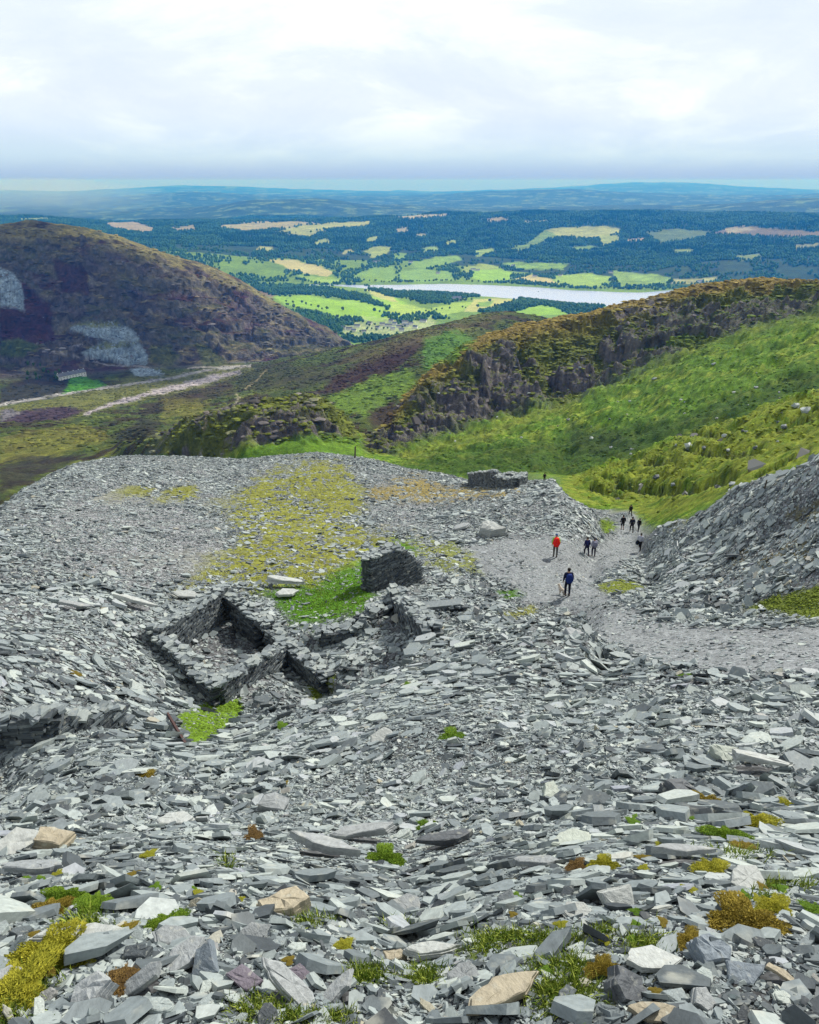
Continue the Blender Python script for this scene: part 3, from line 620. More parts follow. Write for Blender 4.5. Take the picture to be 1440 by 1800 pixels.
def slate_mat(name, rand='attr', tint=(1, 1, 1), detail=22.0):
    m, nt, b = new_mat(name); n, l = nt.nodes, nt.links
    geo = N(n, 'ShaderNodeNewGeometry')
    if rand == 'attr':
        at = N(n, 'ShaderNodeAttribute', attribute_name='Tone'); src = at.outputs['Fac']
        crd = geo.outputs['Position']
    else:
        oi = N(n, 'ShaderNodeObjectInfo'); src = oi.outputs['Random']
        tc = N(n, 'ShaderNodeTexCoord'); crd = tc.outputs['Object']
        ad = N(n, 'ShaderNodeVectorMath', operation='ADD'); sc_ = N(n, 'ShaderNodeVectorMath', operation='SCALE'); sc_.inputs[0].default_value = (9, 7, 5)
        l.new(src, sc_.inputs['Scale']); l.new(crd, ad.inputs[0]); l.new(sc_.outputs[0], ad.inputs[1]); crd = ad.outputs[0]
    ramp = N(n, 'ShaderNodeValToRGB'); cr = ramp.color_ramp
    stops = [(0.0, (.055, .062, .07)), (.14, (.11, .122, .128)), (.35, (.20, .218, .222)), (.55, (.285, .305, .298)), (.72, (.37, .388, .362)), (.86, (.47, .48, .43)), (.93, (.30, .30, .335)), (.97, (.37, .32, .225)), (1.0, (.50, .495, .46))]
    cr.elements[0].position = 0; cr.elements[1].position = 1
    for p, c in stops[1:-1]: cr.elements.new(p)
    for e, (p, c) in zip(cr.elements, stops): e.position = p; e.color = tuple(c[i]*tint[i]*(.88, .945, .965)[i]*(.92 if p < .3 else 1.08) for i in range(3))+(1,)
    l.new(src, ramp.inputs[0])
    t = N(n, 'ShaderNodeTexNoise'); t.inputs['Scale'].default_value = detail; t.inputs['Detail'].default_value = 5; t.inputs['Roughness'].default_value = .65
    mp = N(n, 'ShaderNodeMapping'); mp.inputs['Scale'].default_value = (1, .55, 1.8); l.new(crd, mp.inputs['Vector']); l.new(mp.outputs[0], t.inputs['Vector'])
    r = N(n, 'ShaderNodeMapRange'); r.inputs['From Min'].default_value = .3; r.inputs['From Max'].default_value = .7; r.inputs['To Min'].default_value = .76; r.inputs['To Max'].default_value = 1.2
    l.new(t.outputs['Fac'], r.inputs['Value'])
    mm = N(n, 'ShaderNodeVectorMath', operation='SCALE'); l.new(ramp.outputs[0], mm.inputs[0]); l.new(r.outputs[0], mm.inputs['Scale'])
    # lichen and damp stains
    t2 = N(n, 'ShaderNodeTexNoise'); t2.inputs['Scale'].default_value = detail*.35; t2.inputs['Detail'].default_value = 4; l.new(crd, t2.inputs['Vector'])
    r2 = N(n, 'ShaderNodeMapRange'); r2.inputs['From Min'].default_value = .58; r2.inputs['From Max'].default_value = .72; r2.inputs['To Max'].default_value = .45
    l.new(t2.outputs['Fac'], r2.inputs['Value'])
    mx = N(n, 'ShaderNodeMixRGB'); mx.inputs[2].default_value = (.50, .50, .42, 1); l.new(r2.outputs[0], mx.inputs[0]); l.new(mm.outputs[0], mx.inputs[1])
    l.new(mx.outputs[0], b.inputs['Base Color'])
    bp = N(n, 'ShaderNodeBump'); bp.inputs['Strength'].default_value = .35; bp.inputs['Distance'].default_value = .25/detail
    l.new(t.outputs['Fac'], bp.inputs['Height']); l.new(bp.outputs[0], b.inputs['Normal'])
    b.inputs['Roughness'].default_value = .62; b.inputs['Specular IOR Level'].default_value = .35
    return m
def plain(name, c, rough=.8, var=.25, scale=20, spec=.2, metal=0):
    m, nt, b = new_mat(name); n, l = nt.nodes, nt.links
    tc = N(n, 'ShaderNodeTexCoord')
    t = N(n, 'ShaderNodeTexNoise'); t.inputs['Scale'].default_value = scale; t.inputs['Detail'].default_value = 4; l.new(tc.outputs['Object'], t.inputs['Vector'])
    r = N(n, 'ShaderNodeMapRange'); r.inputs['From Min'].default_value = .3; r.inputs['From Max'].default_value = .7; r.inputs['To Min'].default_value = 1-var; r.inputs['To Max'].default_value = 1+var
    l.new(t.outputs['Fac'], r.inputs['Value'])
    mm = N(n, 'ShaderNodeVectorMath', operation='SCALE'); mm.inputs[0].default_value = c; l.new(r.outputs[0], mm.inputs['Scale'])
    l.new(mm.outputs[0], b.inputs['Base Color'])
    b.inputs['Roughness'].default_value = rough; b.inputs['Specular IOR Level'].default_value = spec; b.inputs['Metallic'].default_value = metal
    return m
def leaf_mat(name, c0, c1, attr='Tone', rough=.8):
    m, nt, b = new_mat(name); n, l = nt.nodes, nt.links
    at = N(n, 'ShaderNodeAttribute', attribute_name=attr)
    mx = N(n, 'ShaderNodeMixRGB'); mx.inputs[1].default_value = c0+(1,); mx.inputs[2].default_value = c1+(1,)
    l.new(at.outputs['Fac'], mx.inputs[0]); l.new(mx.outputs[0], b.inputs['Base Color'])
    b.inputs['Roughness'].default_value = rough; b.inputs['Specular IOR Level'].default_value = .1
    return m
def gmesh(name, verts, faces_flat, loop_start, loop_total, mat, smooth=False, face_attr=None, vcol=None, vattr=None):
    """mesh from numpy arrays"""
    me = bpy.data.meshes.new(name)
    nv, nf = len(verts), len(loop_total)
    me.vertices.add(nv); me.vertices.foreach_set('co', np.ascontiguousarray(verts, np.float32).ravel())
    me.loops.add(len(faces_flat)); me.loops.foreach_set('vertex_index', np.ascontiguousarray(faces_flat, np.int32))
    me.polygons.add(nf); me.polygons.foreach_set('loop_start', np.ascontiguousarray(loop_start, np.int32))
    try: me.polygons.foreach_set('loop_total', np.ascontiguousarray(loop_total, np.int32))
    except Exception: pass
    me.polygons.foreach_set('use_smooth', np.full(nf, smooth, bool))
    if face_attr is not None:
        a = me.attributes.new('Tone', 'FLOAT', 'FACE'); a.data.foreach_set('value', np.ascontiguousarray(face_attr, np.float32))
    if vcol is not None:
        a = me.attributes.new('Col', 'FLOAT_COLOR', 'POINT')
        rgba = np.ones((nv, 4), np.float32); rgba[:, :3] = vcol; a.data.foreach_set('color', rgba.ravel())
    if vattr is not None:
        for k, v in vattr.items():
            a = me.attributes.new(k, 'FLOAT', 'POINT'); a.data.foreach_set('value', np.ascontiguousarray(v, np.float32))
    me.update(calc_edges=True); me.validate()
    if mat: me.materials.append(mat)
    return me
def link(name, me, parent=None, **props):
    o = bpy.data.objects.new(name, me); COL.objects.link(o)
    if parent is not None: o.parent = parent
    for k, v in props.items(): o[k] = v
    return o
def empty(name, loc, rz=0, **props):
    o = bpy.data.objects.new(name, None); COL.objects.link(o); o.location = loc; o.rotation_euler = (0, 0, rz)
    o.empty_display_size = .2
    for k, v in props.items(): o[k] = v
    return o

# ------------------------------------------------------------------ build the land
MAT_LAND = {
 'ground': gravel_mat('crushed_slate'), 'path': gravel_mat('path_slate', ((5.0, .22), (16.0, .3), (45.0, .35))),
 'hillside': land_mat('hill_turf', (.35, 1.6), (.5, 2.2), .6, .95, .35, .5),
 'crag': land_mat('crag_rock', (.12, .5), (.12, .45), .8, .9, .38, .6),
 'moorland': land_mat('moor', (.08, .35), (.1, .4), .5, .95, .35, .5),
 'hill': land_mat('fell', (.045, .16), (.05, .18), .7, .95, .4, .6),
 'valley': land_mat('pasture', (.01, .06), (), .3, .95, .16),
 'wooded_hills': land_mat('forest_floor', (.012, .05), (), .3, .95, .3),
 'distant_hills': land_mat('far_woods', (.004, .02), (.01,), .5, .95, .5, .5)}
def build_land():
    reg = region_ids()
    iu, iv = np.meshgrid(np.arange(NR-1), np.arange(NC), indexing='ij')
    a = iu*NC+iv; b = iu*NC+(iv+1) % NC; c = (iu+1)*NC+(iv+1) % NC; d = (iu+1)*NC+iv
    quads = np.stack([a, b, c, d], -1)
    P = np.stack([GX, GY, GZ], -1).reshape(-1, 3); CC = C.reshape(-1, 3); TU = GRASS.reshape(-1)
    for k, nm in enumerate(REG_NAMES):
        q = quads[reg == k]
        if not len(q): continue
        ids, inv = np.unique(q.ravel(), return_inverse=True)
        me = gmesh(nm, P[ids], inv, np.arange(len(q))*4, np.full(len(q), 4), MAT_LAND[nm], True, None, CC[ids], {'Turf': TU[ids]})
        link(nm, me, kind='structure')
build_land()
# placing things on the land
def ground_at(x, y):
    az = math.atan2(x, y); r = math.hypot(x, y)
    j = float(np.interp(az, AZ, np.arange(NC))); j0 = int(j); f = j-j0; j1 = min(j0+1, NC-1)
    z0 = np.interp(math.log(r), LG[:, j0], GZ[:, j0]); z1 = np.interp(math.log(r), LG[:, j1], GZ[:, j1])
    return float(z0*(1-f)+z1*f)
def hit(px, py, rmin=0.5):
    """where the line of sight through a photo pixel meets the land"""
    az, td = pix_dir(px, py); az = float(az); td = float(td)
    j = int(round(float(np.interp(az, AZ, np.arange(NC)))))
    s = -GZ[:, j]/GR[:, j]-td                    # positive while the land is below the line of sight
    ok = np.where((s[:-1] > 0) & (s[1:] <= 0) & (GR[1:, j] > rmin))[0]
    i = ok[0] if len(ok) else int(np.argmin(np.abs(s)+(GR[:, j] < rmin)*9))
    i = min(i, NR-2)
    t = s[i]/(s[i]-s[i+1]+1e-12); t = min(max(t, 0), 1)
    r = GR[i, j]*(1-t)+GR[i+1, j]*t
    x, y = r*math.sin(az), r*math.cos(az)
    return Vector((x, y, ground_at(x, y)))
def at(px, py, r):
    """point at horizontal distance r along the line of sight"""
    az, td = pix_dir(px, py)
    return Vector((r*math.sin(az), r*math.cos(az), -r*float(td)))
def normal_at(x, y, d=None):
    d = d or max(.08, .01*math.hypot(x, y))
    zx = (ground_at(x+d, y)-ground_at(x-d, y))/(2*d); zy = (ground_at(x, y+d)-ground_at(x, y-d))/(2*d)
    return Vector((-zx, -zy, 1)).normalized()
# ------------------------------------------------------------------ the lake
def build_lake():
    m, nt, b = new_mat('lake_water'); n, l = nt.nodes, nt.links
    b.inputs['Base Color'].default_value = (.42, .50, .70, 1); b.inputs['Roughness'].default_value = .22; b.inputs['Specular IOR Level'].default_value = .7  # pale base colour stands in for the reflected white sky
    geo = N(n, 'ShaderNodeNewGeometry')
    t = N(n, 'ShaderNodeTexNoise'); t.inputs['Scale'].default_value = .03; t.inputs['Detail'].default_value = 5
    mp = N(n, 'ShaderNodeMapping'); mp.inputs['Scale'].default_value = (.25, 1, 1); l.new(geo.outputs['Position'], mp.inputs[0]); l.new(mp.outputs[0], t.inputs['Vector'])
    bp = N(n, 'ShaderNodeBump'); bp.inputs['Strength'].default_value = .25; bp.inputs['Distance'].default_value = 4
    l.new(t.outputs['Fac'], bp.inputs['Height']); l.new(bp.outputs[0], b.inputs['Normal'])
    xs = np.linspace(-500, 2600, 60); ys = np.linspace(2750, 4050, 30)
    X, Y = np.meshgrid(xs, ys); V_ = np.stack([X, Y, np.full_like(X, LAKE_Z)], -1).reshape(-1, 3)
    i, j = np.meshgrid(np.arange(29), np.arange(59), indexing='ij'); a = i*60+j
    q = np.stack([a, a+1, a+61, a+60], -1).reshape(-1)
    me = gmesh('lake', V_, q, np.arange(len(q)//4)*4, np.full(len(q)//4, 4), m, True)
    link('lake', me, kind='structure')
build_lake()
# ------------------------------------------------------------------ loose slate
MAT_SLATE = slate_mat('loose_slate', 'attr')
MAT_SLAB = slate_mat('slab_slate', 'object', detail=9.0)
SMX, SMY, SMZ = GX, GY, GZ
def stone_arrays(P, Nrm, size, tone, tilt, asp, thick, sides=6):
    """many flat angular slates at once: centre P, surface normal, long radius size, tilt angle, aspect, thickness (fraction of size)"""
    n = len(P)
    ang = (np.arange(sides)[None, :]+rng.uniform(-.38, .38, (n, sides)))*2*np.pi/sides
    rad = rng.uniform(.72, 1.08, (n, sides))
    # every third stone loses a corner
    px_ = np.cos(ang)*rad; py_ = np.sin(ang)*rad*asp[:, None]
    top = np.stack([px_, py_, np.zeros_like(px_)], -1)
    bot = top*rng.uniform(.88, 1.12, (n, 1, 1))
    sh = rng.uniform(-.12, .12, (n, 1, 2)); bot[..., :2] += sh
    top[..., 2] = thick[:, None]*(.5+rng.uniform(-.28, .28, (n, sides))*0.35) + (px_*rng.uniform(-.12, .12, (n, 1)))
    bot[..., 2] = -thick[:, None]*.5
    V_ = np.concatenate([bot, top], 1)*size[:, None, None]
    # frame: random spin, then random tilt away from the surface normal
    spin = rng.uniform(0, 2*np.pi, n)
    t1 = np.cross(Nrm, np.array([0.0, 1.0, 0.0])[None, :]+0.01); t1 /= np.linalg.norm(t1, axis=1, keepdims=True)
    t2 = np.cross(Nrm, t1)
    ta = rng.uniform(0, 2*np.pi, n); ax = t1*np.cos(ta)[:, None]+t2*np.sin(ta)[:, None]
    c, s = np.cos(tilt)[:, None], np.sin(tilt)[:, None]
    def rot(v): return v*c + np.cross(ax, v)*s + ax*(np.sum(ax*v, 1, keepdims=True))*(1-c)
    n2 = rot(Nrm)
    u = rot(t1*np.cos(spin)[:, None]+t2*np.sin(spin)[:, None]); w = np.cross(n2, u)
    out = V_[..., 0:1]*u[:, None, :]+V_[..., 1:2]*w[:, None, :]+V_[..., 2:3]*n2[:, None, :]+P[:, None, :]
    k = sides
    # faces: top, bottom, sides
    side = np.stack([np.arange(k), (np.arange(k)+1) % k, (np.arange(k)+1) % k+k, np.arange(k)+k], -1)
    one = np.concatenate([np.arange(k)+k, np.arange(k)[::-1], side.ravel()])
    lt1 = np.array([k, k]+[4]*k)
    flat = (one[None, :]+(np.arange(n)*2*k)[:, None]).ravel()
    lt = np.tile(lt1, n); ls = np.concatenate([[0], np.cumsum(lt)[:-1]])
    return out.reshape(-1, 3), flat, ls, lt, np.repeat(tone, len(lt1))
def grid_normals():
    """normals of the land on a smoothed grid"""
    tx = np.stack([np.gradient(a, axis=1) for a in (GX, GY, GZ)], -1)
    ty = np.stack([np.gradient(a, axis=0) for a in (GX, GY, GZ)], -1)
    nn = np.cross(tx, ty); nn *= np.sign(nn[..., 2:3]+1e-12)
    return nn/np.maximum(np.linalg.norm(nn, axis=-1, keepdims=True), 1e-12)
R12 = int(np.searchsorted(V, 12.1))
NRM = grid_normals()[:R12+2]
def size_at(r): return np.interp(r, [1, 2.2, 4, 9, 15, 25, 60, 110], [.036, .041, .060, .088, .115, .145, .130, .112])
EXCL = []          # places kept free of loose slate: (x, y, radius)
def scatter(cover, smin, smax, mask, tilt_sd, lift, thick, seedname, sizefac=1.0):
    i0 = int(np.searchsorted(V, .35)); i1 = R12
    js = slice(46, 44+NCOL)
    r = GR[i0:i1, js]
    dr = np.diff(GR[i0:i1+1, js], axis=0); area = dr*r*np.gradient(AZ)[None, js]*1.15
    s = size_at(r)*sizefac
    lam = cover*mask[i0:i1, js]*area/(s*s*2.2)
    cnt = rng.poisson(lam)
    ii, jj = np.nonzero(cnt); rep = cnt[ii, jj]; ii = np.repeat(ii, rep)+i0; jj = np.repeat(jj, rep)+46
    n = len(ii); fu, fv = rng.random(n), rng.random(n)
    def bl(A): return (A[ii, jj]*(1-fu)+A[ii+1, jj]*fu)*(1-fv)+(A[ii, jj+1]*(1-fu)+A[ii+1, jj+1]*fu)*fv
    P = np.stack([bl(GX), bl(GY), bl(GZ)], -1)
    keep = np.ones(n, bool)
    for (ex, ey, er) in EXCL: keep &= (P[:, 0]-ex)**2+(P[:, 1]-ey)**2 > er*er
    P, ii, jj = P[keep], ii[keep], jj[keep]; n = len(P)
    nr = NRM[ii, jj]
    rr = np.hypot(P[:, 0], P[:, 1])
    bank = band(8.8, 11.2)[ii, jj]*sstep(1130, 1180, PX[ii, jj])
    drift = np.clip(1+.55*fbm(P[:, 0]/3.2, P[:, 1]/3.2, 3, 93), .6, 1.5)
    size = (1+.45*bank)*drift*size_at(rr)*sizefac*np.clip(np.exp(rng.normal(-.12, .52, n)), smin, smax)
    tilt = np.abs(rng.normal(0, tilt_sd, n))*np.clip(1.2-.15*size/size_at(rr), .7, 1.2)
    # slates bed down the slope in some drifts and stand jumbled in others
    tilt *= np.clip(1+1.1*fbm(P[:, 0]/5, P[:, 1]/5, 3, 92), .4, 1.9)
    th = rng.uniform(thick[0], thick[1], n)
    P = P+nr*(size*rng.uniform(lift[0], lift[1], n))[:, None]
    tone = np.clip(rng.beta(1.5, 1.6, n)*.95+.03+.25*fbm(P[:, 0]/2.5, P[:, 1]/2.5, 3, 91), 0, .9)
    odd = rng.random(n); tone = np.where(odd > .975, rng.uniform(.9, 1, n), tone)
    return P, nr, size, tone, tilt, rng.uniform(.42, .95, n), th
def build_rubble():
    dens = np.ones_like(GZ)
    dens *= np.clip(1-1.1*GRASS, np.where(GR < 34, .02, .10), 1)
    dens *= 1-.965*PATHM
    dens *= 1-.45*np.clip(SCREE_SMOOTH-PATHM, 0, 1)
    dens *= (VV < 12.0)*(1-((VV > 11.5) & (PX > 1070)))
    dens *= np.clip(.85+.9*n_b+.5*n_a, .25, 1.6)*np.interp(GR, [50, 110], [1, .6])
    dens *= 1-.6*RUIN_IN
    # the big stuff lies in heaps, the fines between
    parts = [scatter(1.05, .42, 2.7, dens*(1-.85*SCREE_SMOOTH), .40, (-.05, .34), (.10, .34), 'a'),
             scatter(.95, .5, 1.8, np.clip(dens, 0, 1.2), .48, (-.05, .2), (.12, .4), 'b', .52)]
    nearm = (VV < 5.2).astype(float)*(1-.75*GRASS)*np.interp(VV, [3.5, 5.2], [1, .5])
    parts.append(scatter(1.4, .5, 1.7, nearm, .5, (0, .2), (.2, .55), 'c', .27))
    # small chips on the trodden path
    parts.append(scatter(.13, .5, 2.2, PATHM*(VV < 12), .2, (0, .1), (.15, .4), 'd', .42))
    A = [np.concatenate([p[k] for p in parts]) for k in range(7)]
    v, f, ls, lt, tone = stone_arrays(*A)
    print('loose slates', len(A[0]))
    me = gmesh('slate_rubble', v, f, ls, lt, MAT_SLATE, False, tone)
    link('slate_rubble', me, kind='stuff')
# ------------------------------------------------------------------ drystone ruins
MAT_WALL = slate_mat('drystone', 'attr', tint=(.80, .80, .82), detail=14.0)
MAT_RUST = plain('rusty_iron', (.09, .05, .045), .85, .4, 30)
class Boxes:
    """collects jittered stone boxes and builds them as one mesh"""
    def __init__(s): s.v = []; s.t = []
    def add(s, c, ex, ey, ez, tone, jit=.12):
        hx, hy, hz = Vector(ex), Vector(ey), Vector(ez)
        for sz in (-1, 1):
            for sx, sy in ((-1, -1), (1, -1), (1, 1), (-1, 1)):
                j = [1+random.uniform(-jit, jit) for _ in range(3)]
                s.v.append(c+hx*sx*j[0]+hy*sy*j[1]+hz*sz*j[2])
        s.t.append(tone)
    def mesh(s, name, mat):
        n = len(s.t)
        one = np.array([0, 3, 2, 1, 4, 5, 6, 7, 0, 1, 5, 4, 1, 2, 6, 5, 2, 3, 7, 6, 3, 0, 4, 7])
        f = (one[None, :]+(np.arange(n)*8)[:, None]).ravel()
        return gmesh(name, np.array([tuple(v) for v in s.v]), f, np.arange(n*6)*4, np.full(n*6, 4), mat, False, np.repeat(s.t, 6))
def drystone_wall(parent, p0, p1, zt0, zt1, thick=.6, openings=(), rag=.12, course=.085, cap=True, sink=.12, name='wall'):
    p0, p1 = Vector((p0[0], p0[1], 0)), Vector((p1[0], p1[1], 0))
    L = (p1-p0).length; u = (p1-p0)/L; w = Vector((-u.y, u.x, 0))
    B = Boxes()
    ph = random.uniform(0, 50)
    def top(t): return zt0+(zt1-zt0)*t + rag*(2*mnoise.noise(Vector((t*L*.9+ph, 0, 0)))+.6*mnoise.noise(Vector((t*L*4+ph, 3, 0))))
    def bot(t, o):
        q = p0+u*L*t+w*o; return ground_at(q.x, q.y)-sink
    # core of packed waste, well inside the faces, kept dark to block light
    k = max(3, int(L/.35))
    for i in range(k):
        t = (i+.5)/k
        if any(a-.3/L < t < b+.3/L for a, b, _ in openings): continue
        zb, zt = min(bot(t, 0), bot(t, -thick/2), bot(t, thick/2)), top(t)-.16
        if zt-zb < .08: continue
        B.add(p0+u*L*t+Vector((0, 0, (zb+zt)/2)), u*(L/k*.52), w*(thick*.33), Vector((0, 0, (zt-zb)/2)), .02, .02)
    for side in (-1, 1):
        zlo = min(bot(i/10, side*thick/2) for i in range(11)); zhi = max(zt0, zt1)+.35
        z = zlo
        while z < zhi:
            h = random.uniform(.6, 1.3)*course
            x = random.uniform(-.1, .1)
            while x < L:
                l = random.uniform(.14, .52)
                t = min(max((x+l/2)/L, 0), 1)
                if z+h*.5 < top(t)-.03 and z+h > bot(t, side*thick/2) and not any(a < t < b and z < zz for a, b, zz in openings):
                    dep = random.uniform(.12, .2)
                    c = p0+u*(x+l/2)+w*(side*(thick/2-dep+random.uniform(-.03, .035)))+Vector((0, 0, z+h/2))
                    tl = random.uniform(-.06, .06)
                    B.add(c, (u+Vector((0, 0, tl)))*(l*.49), w*dep, Vector((0, 0, h*.46)), max(0, min(.5, random.gauss(.16, .12))), .1)  # faces toned dark, partly to paint in their shade
                x += l+.012
            z += h
    if cap:
        x = -.1
        while x < L+.1:
            for q in range(3):
                t = min(max(x/L, 0), 1)
                if any(a < t < b and zz > top(t) for a, b, zz in openings): continue
                l = random.uniform(.16, .36); a = random.uniform(0, 3.1)
                e1 = u*math.cos(a)+w*math.sin(a); e2 = w*math.cos(a)-u*math.sin(a)
                nrm = Vector((random.uniform(-.22, .22), random.uniform(-.22, .22), 1)).normalized()
                e1 = (e1-nrm*e1.dot(nrm)).normalized(); e2 = nrm.cross(e1)
                c = p0+u*(x+random.uniform(-.1, .1))+w*random.uniform(-thick*.5, thick*.5)+Vector((0, 0, top(t)+random.uniform(-.06, .07)))
                B.add(c, e1*l*.55, e2*l*random.uniform(.3, .5), nrm*random.uniform(.018, .05), min(.9, max(.2, random.gauss(.62, .14))), .22)
            x += random.uniform(.13, .24)
    o = link(name, B.mesh(name, MAT_WALL), parent)
    if parent is not None: o.matrix_parent_inverse = parent.matrix_world.inverted()
    return o
def build_ruins():
    A, D, Cc, E, Bq = at(392, 1032, 36.2), at(272, 1108, 31.2), at(378, 1200, 26.2), at(505, 1128, 31.2), at(572, 1176, 28.0)
    base = (A+D+Cc+E)/4
    root = empty('ruined_building', (base.x, base.y, ground_at(base.x, base.y)), label='roofless slate building ruin with four low dark drystone walls round a stony floor', category='ruin')
    bpy.context.view_layer.update()
    drystone_wall(root, A, D, A.z, D.z, .62)
    drystone_wall(root, D, Cc, D.z, Cc.z, .58)
    drystone_wall(root, Cc, E, Cc.z, E.z, .58)
    drystone_wall(root, A, E, A.z, E.z, .7, openings=((.12, .22, A.z-.55), (.60, .78, A.z-.5)))
    drystone_wall(root, E, Bq, E.z, Bq.z-.15, .62)
    # broken pier of wall beyond the green
    p0, p1 = hit(644, 1040), hit(728, 1026)
    r0 = math.hypot(p0.x, p0.y)
    zt = at(660, 979, r0).z
    root = empty('wall_stub', ((p0.x+p1.x)/2, (p0.y+p1.y)/2, p0.z), label='tall dark stub of drystone wall standing alone beyond the green patch', category='wall')
    bpy.context.view_layer.update()
    q = p0+(p1-p0)*.58
    drystone_wall(root, p0, q, zt, zt-.05, .75, rag=.1)
    drystone_wall(root, q, p1+Vector((.1, .3, 0)), zt-.1, zt-1.7, .8, rag=.16)
    drystone_wall(root, p0+Vector((.2, .5, 0)), p0+Vector((.5, 2.4, 0)), zt-.1, zt-.7, .7, rag=.1)
    # tumbled walls in the hollow
    pts = [hit(560, 1120), hit(610, 1104), hit(655, 1088), hit(700, 1070), hit(757, 1122)]
    c = pts[2]
    root = empty('collapsed_wall', (c.x, c.y, c.z), label='tumbled low drystone walls half buried in rubble around a dark hollow', category='wall')
    bpy.context.view_layer.update()
    hs = [.05, .12, .35, .85, .65]
    for i in range(4):
        drystone_wall(root, pts[i], pts[i+1], pts[i].z+hs[i], pts[i+1].z+hs[i+1], .8, rag=.24)
    # lintel slab with a slot under it
    a, b = hit(730, 1084), hit(806, 1076)
    drystone_wall(root, a, b, a.z+.42, b.z+.40, .5, rag=.05, openings=((.22, .92, a.z+.26),))
    B = Boxes(); m = (a+b)/2; u = (b-a).normalized(); w = Vector((-u.y, u.x, 0))
    B.add(m+Vector((0, 0, .50)), u*1.1, w*.26, Vector((0, 0, .05)), .5, .1)
    o = link('lintel', B.mesh('lintel', MAT_WALL), root); o.matrix_parent_inverse = root.matrix_world.inverted()
    # retaining wall at the left
    a, b, c2 = hit(-60, 1322), hit(80, 1300), hit(208, 1277)
    root = empty('retaining_wall', (b.x, b.y, b.z), label='long low retaining wall of stacked dark slate at the left edge', category='wall')
    bpy.context.view_layer.update()
    drystone_wall(root, a, b, a.z+.75, b.z+.72, .5, rag=.08)
    drystone_wall(root, b, c2, b.z+.72, c2.z+.55, .5, rag=.09)
    # far hut by the path
    c1, c2_, c5, c3 = hit(829, 854), hit(867, 857), hit(906, 857), hit(920, 850)
    bk = Vector((c2_.x, c2_.y, 0)).normalized()*5.5
    root = empty('ruined_hut', tuple(c1), label='small ruined slate hut beside the path at the far edge of the spoil', category='ruin')
    bpy.context.view_layer.update()
    rt = lambda p: math.hypot(p.x, p.y)
    z1, z2, z5, z3 = at(829, 832, rt(c1)).z, at(867, 828, rt(c2_)).z, at(906, 842, rt(c5)).z, at(920, 832, rt(c3)).z
    kw = dict(course=.16, rag=.10)
    drystone_wall(root, c1, c2_, z1, z2, .8, openings=((.55, .85, z1-.45),), **kw)
    drystone_wall(root, c2_, c2_+bk, z2, z2-2.1, .8, **kw)
    drystone_wall(root, c1, c1+bk, z1, z1-2.3, .8, **kw)
    drystone_wall(root, c2_, c5, z2-.5, z5, .8, **kw)
    drystone_wall(root, c5, c3, z5+.2, z3-.3, .8, **kw)
    drystone_wall(root, c2_+bk, c3+bk*.8, z2-2.15, z3-1.6, .8, **kw)
    drystone_wall(root, c3, c3+bk*.8, z3, z3-1.6, .8, **kw)
    # rusty bar by the moss below the ruin
    a, b = hit(296, 1262), hit(327, 1314)
    def bar(name, p, q, rad, **pr):
        d = q-p; L = d.length; rot = d.to_track_quat('Z', 'Y').to_matrix().to_4x4()
        bm = bmesh.new()
        # a bulb-headed rail section: foot, web and head
        for (wx, wy, oy) in ((rad*1.6, rad*.35, -rad), (rad*.4, rad*1.8, 0), (rad*1.0, rad*.6, rad)):
            g = bmesh.ops.create_cube(bm, size=1)
            for v in g['verts']: v.co = Vector((v.co.x*wx*2, v.co.y*wy*1+oy, v.co.z*L))
        bmesh.ops.transform(bm, matrix=Matrix.Translation((p+q)/2)@rot, verts=bm.verts)
        me = bpy.data.meshes.new(name); bm.to_mesh(me); bm.free(); me.materials.append(MAT_RUST)
        return link(name, me, **pr)
    bar('rusty_rail', a+Vector((0, 0, .16)), b+Vector((0, 0, .10)), .028, label='thin rusty iron rail lying on the slate beside the green moss', category='rail')
    # wooden posts on the grass
    mw = plain('weathered_wood', (.09, .075, .06), .9, .3, 15)
    def post(px, py, h, label):
        p = hit(px, py); bm = bmesh.new()
        bmesh.ops.create_cone(bm, cap_ends=True, segments=8, radius1=h*.07, radius2=h*.055, depth=h)
        for v in bm.verts:
            v.co.z += h/2-.1; v.co.x += v.co.z*.06
            if v.co.z > h*.6: v.co.z += v.co.x*.8
        me = bpy.data.meshes.new('fence_post'); bm.to_mesh(me); bm.free(); me.materials.append(mw)
        link('fence_post', me, label=label, category='post').location = p
    post(1343, 866, .8, 'thin wooden post on the right skyline above the slate bank')
    post(624, 806, 1.8, 'lone dark wooden post at the far lip of the slate platform')
build_ruins()
# ------------------------------------------------------------------ people and the dog
def skin_mesh(name, verts, edges, radii, mat, sub=1):
    """grow one continuous surface over a jointed skeleton"""
    me = bpy.data.meshes.new(name); me.from_pydata(verts, edges, []); me.update()
    o = bpy.data.objects.new(name, me); COL.objects.link(o)
    o.modifiers.new('skin', 'SKIN'); sm = o.modifiers.new('sub', 'SUBSURF'); sm.levels = sub; sm.render_levels = sub
    for i, r in enumerate(radii):
        sv = me.skin_vertices[0].data[i]
        sv.radius = r if isinstance(r, tuple) else (r, r)
        sv.use_root = (i == 0)
    dg = bpy.context.evaluated_depsgraph_get()
    out = bpy.data.meshes.new_from_object(o.evaluated_get(dg)); out.name = name
    bpy.data.objects.remove(o); bpy.data.meshes.remove(me)
    out.materials.clear(); out.materials.append(mat)
    out.polygons.foreach_set('use_smooth', np.ones(len(out.polygons), bool))
    return out
MAT_SKIN = plain('skin', (.45, .28, .2), .6, .1, 30)
_cl = {}
def cloth(c):
    if c not in _cl: _cl[c] = plain('cloth', c, .85, .25, 14)
    return _cl[c]
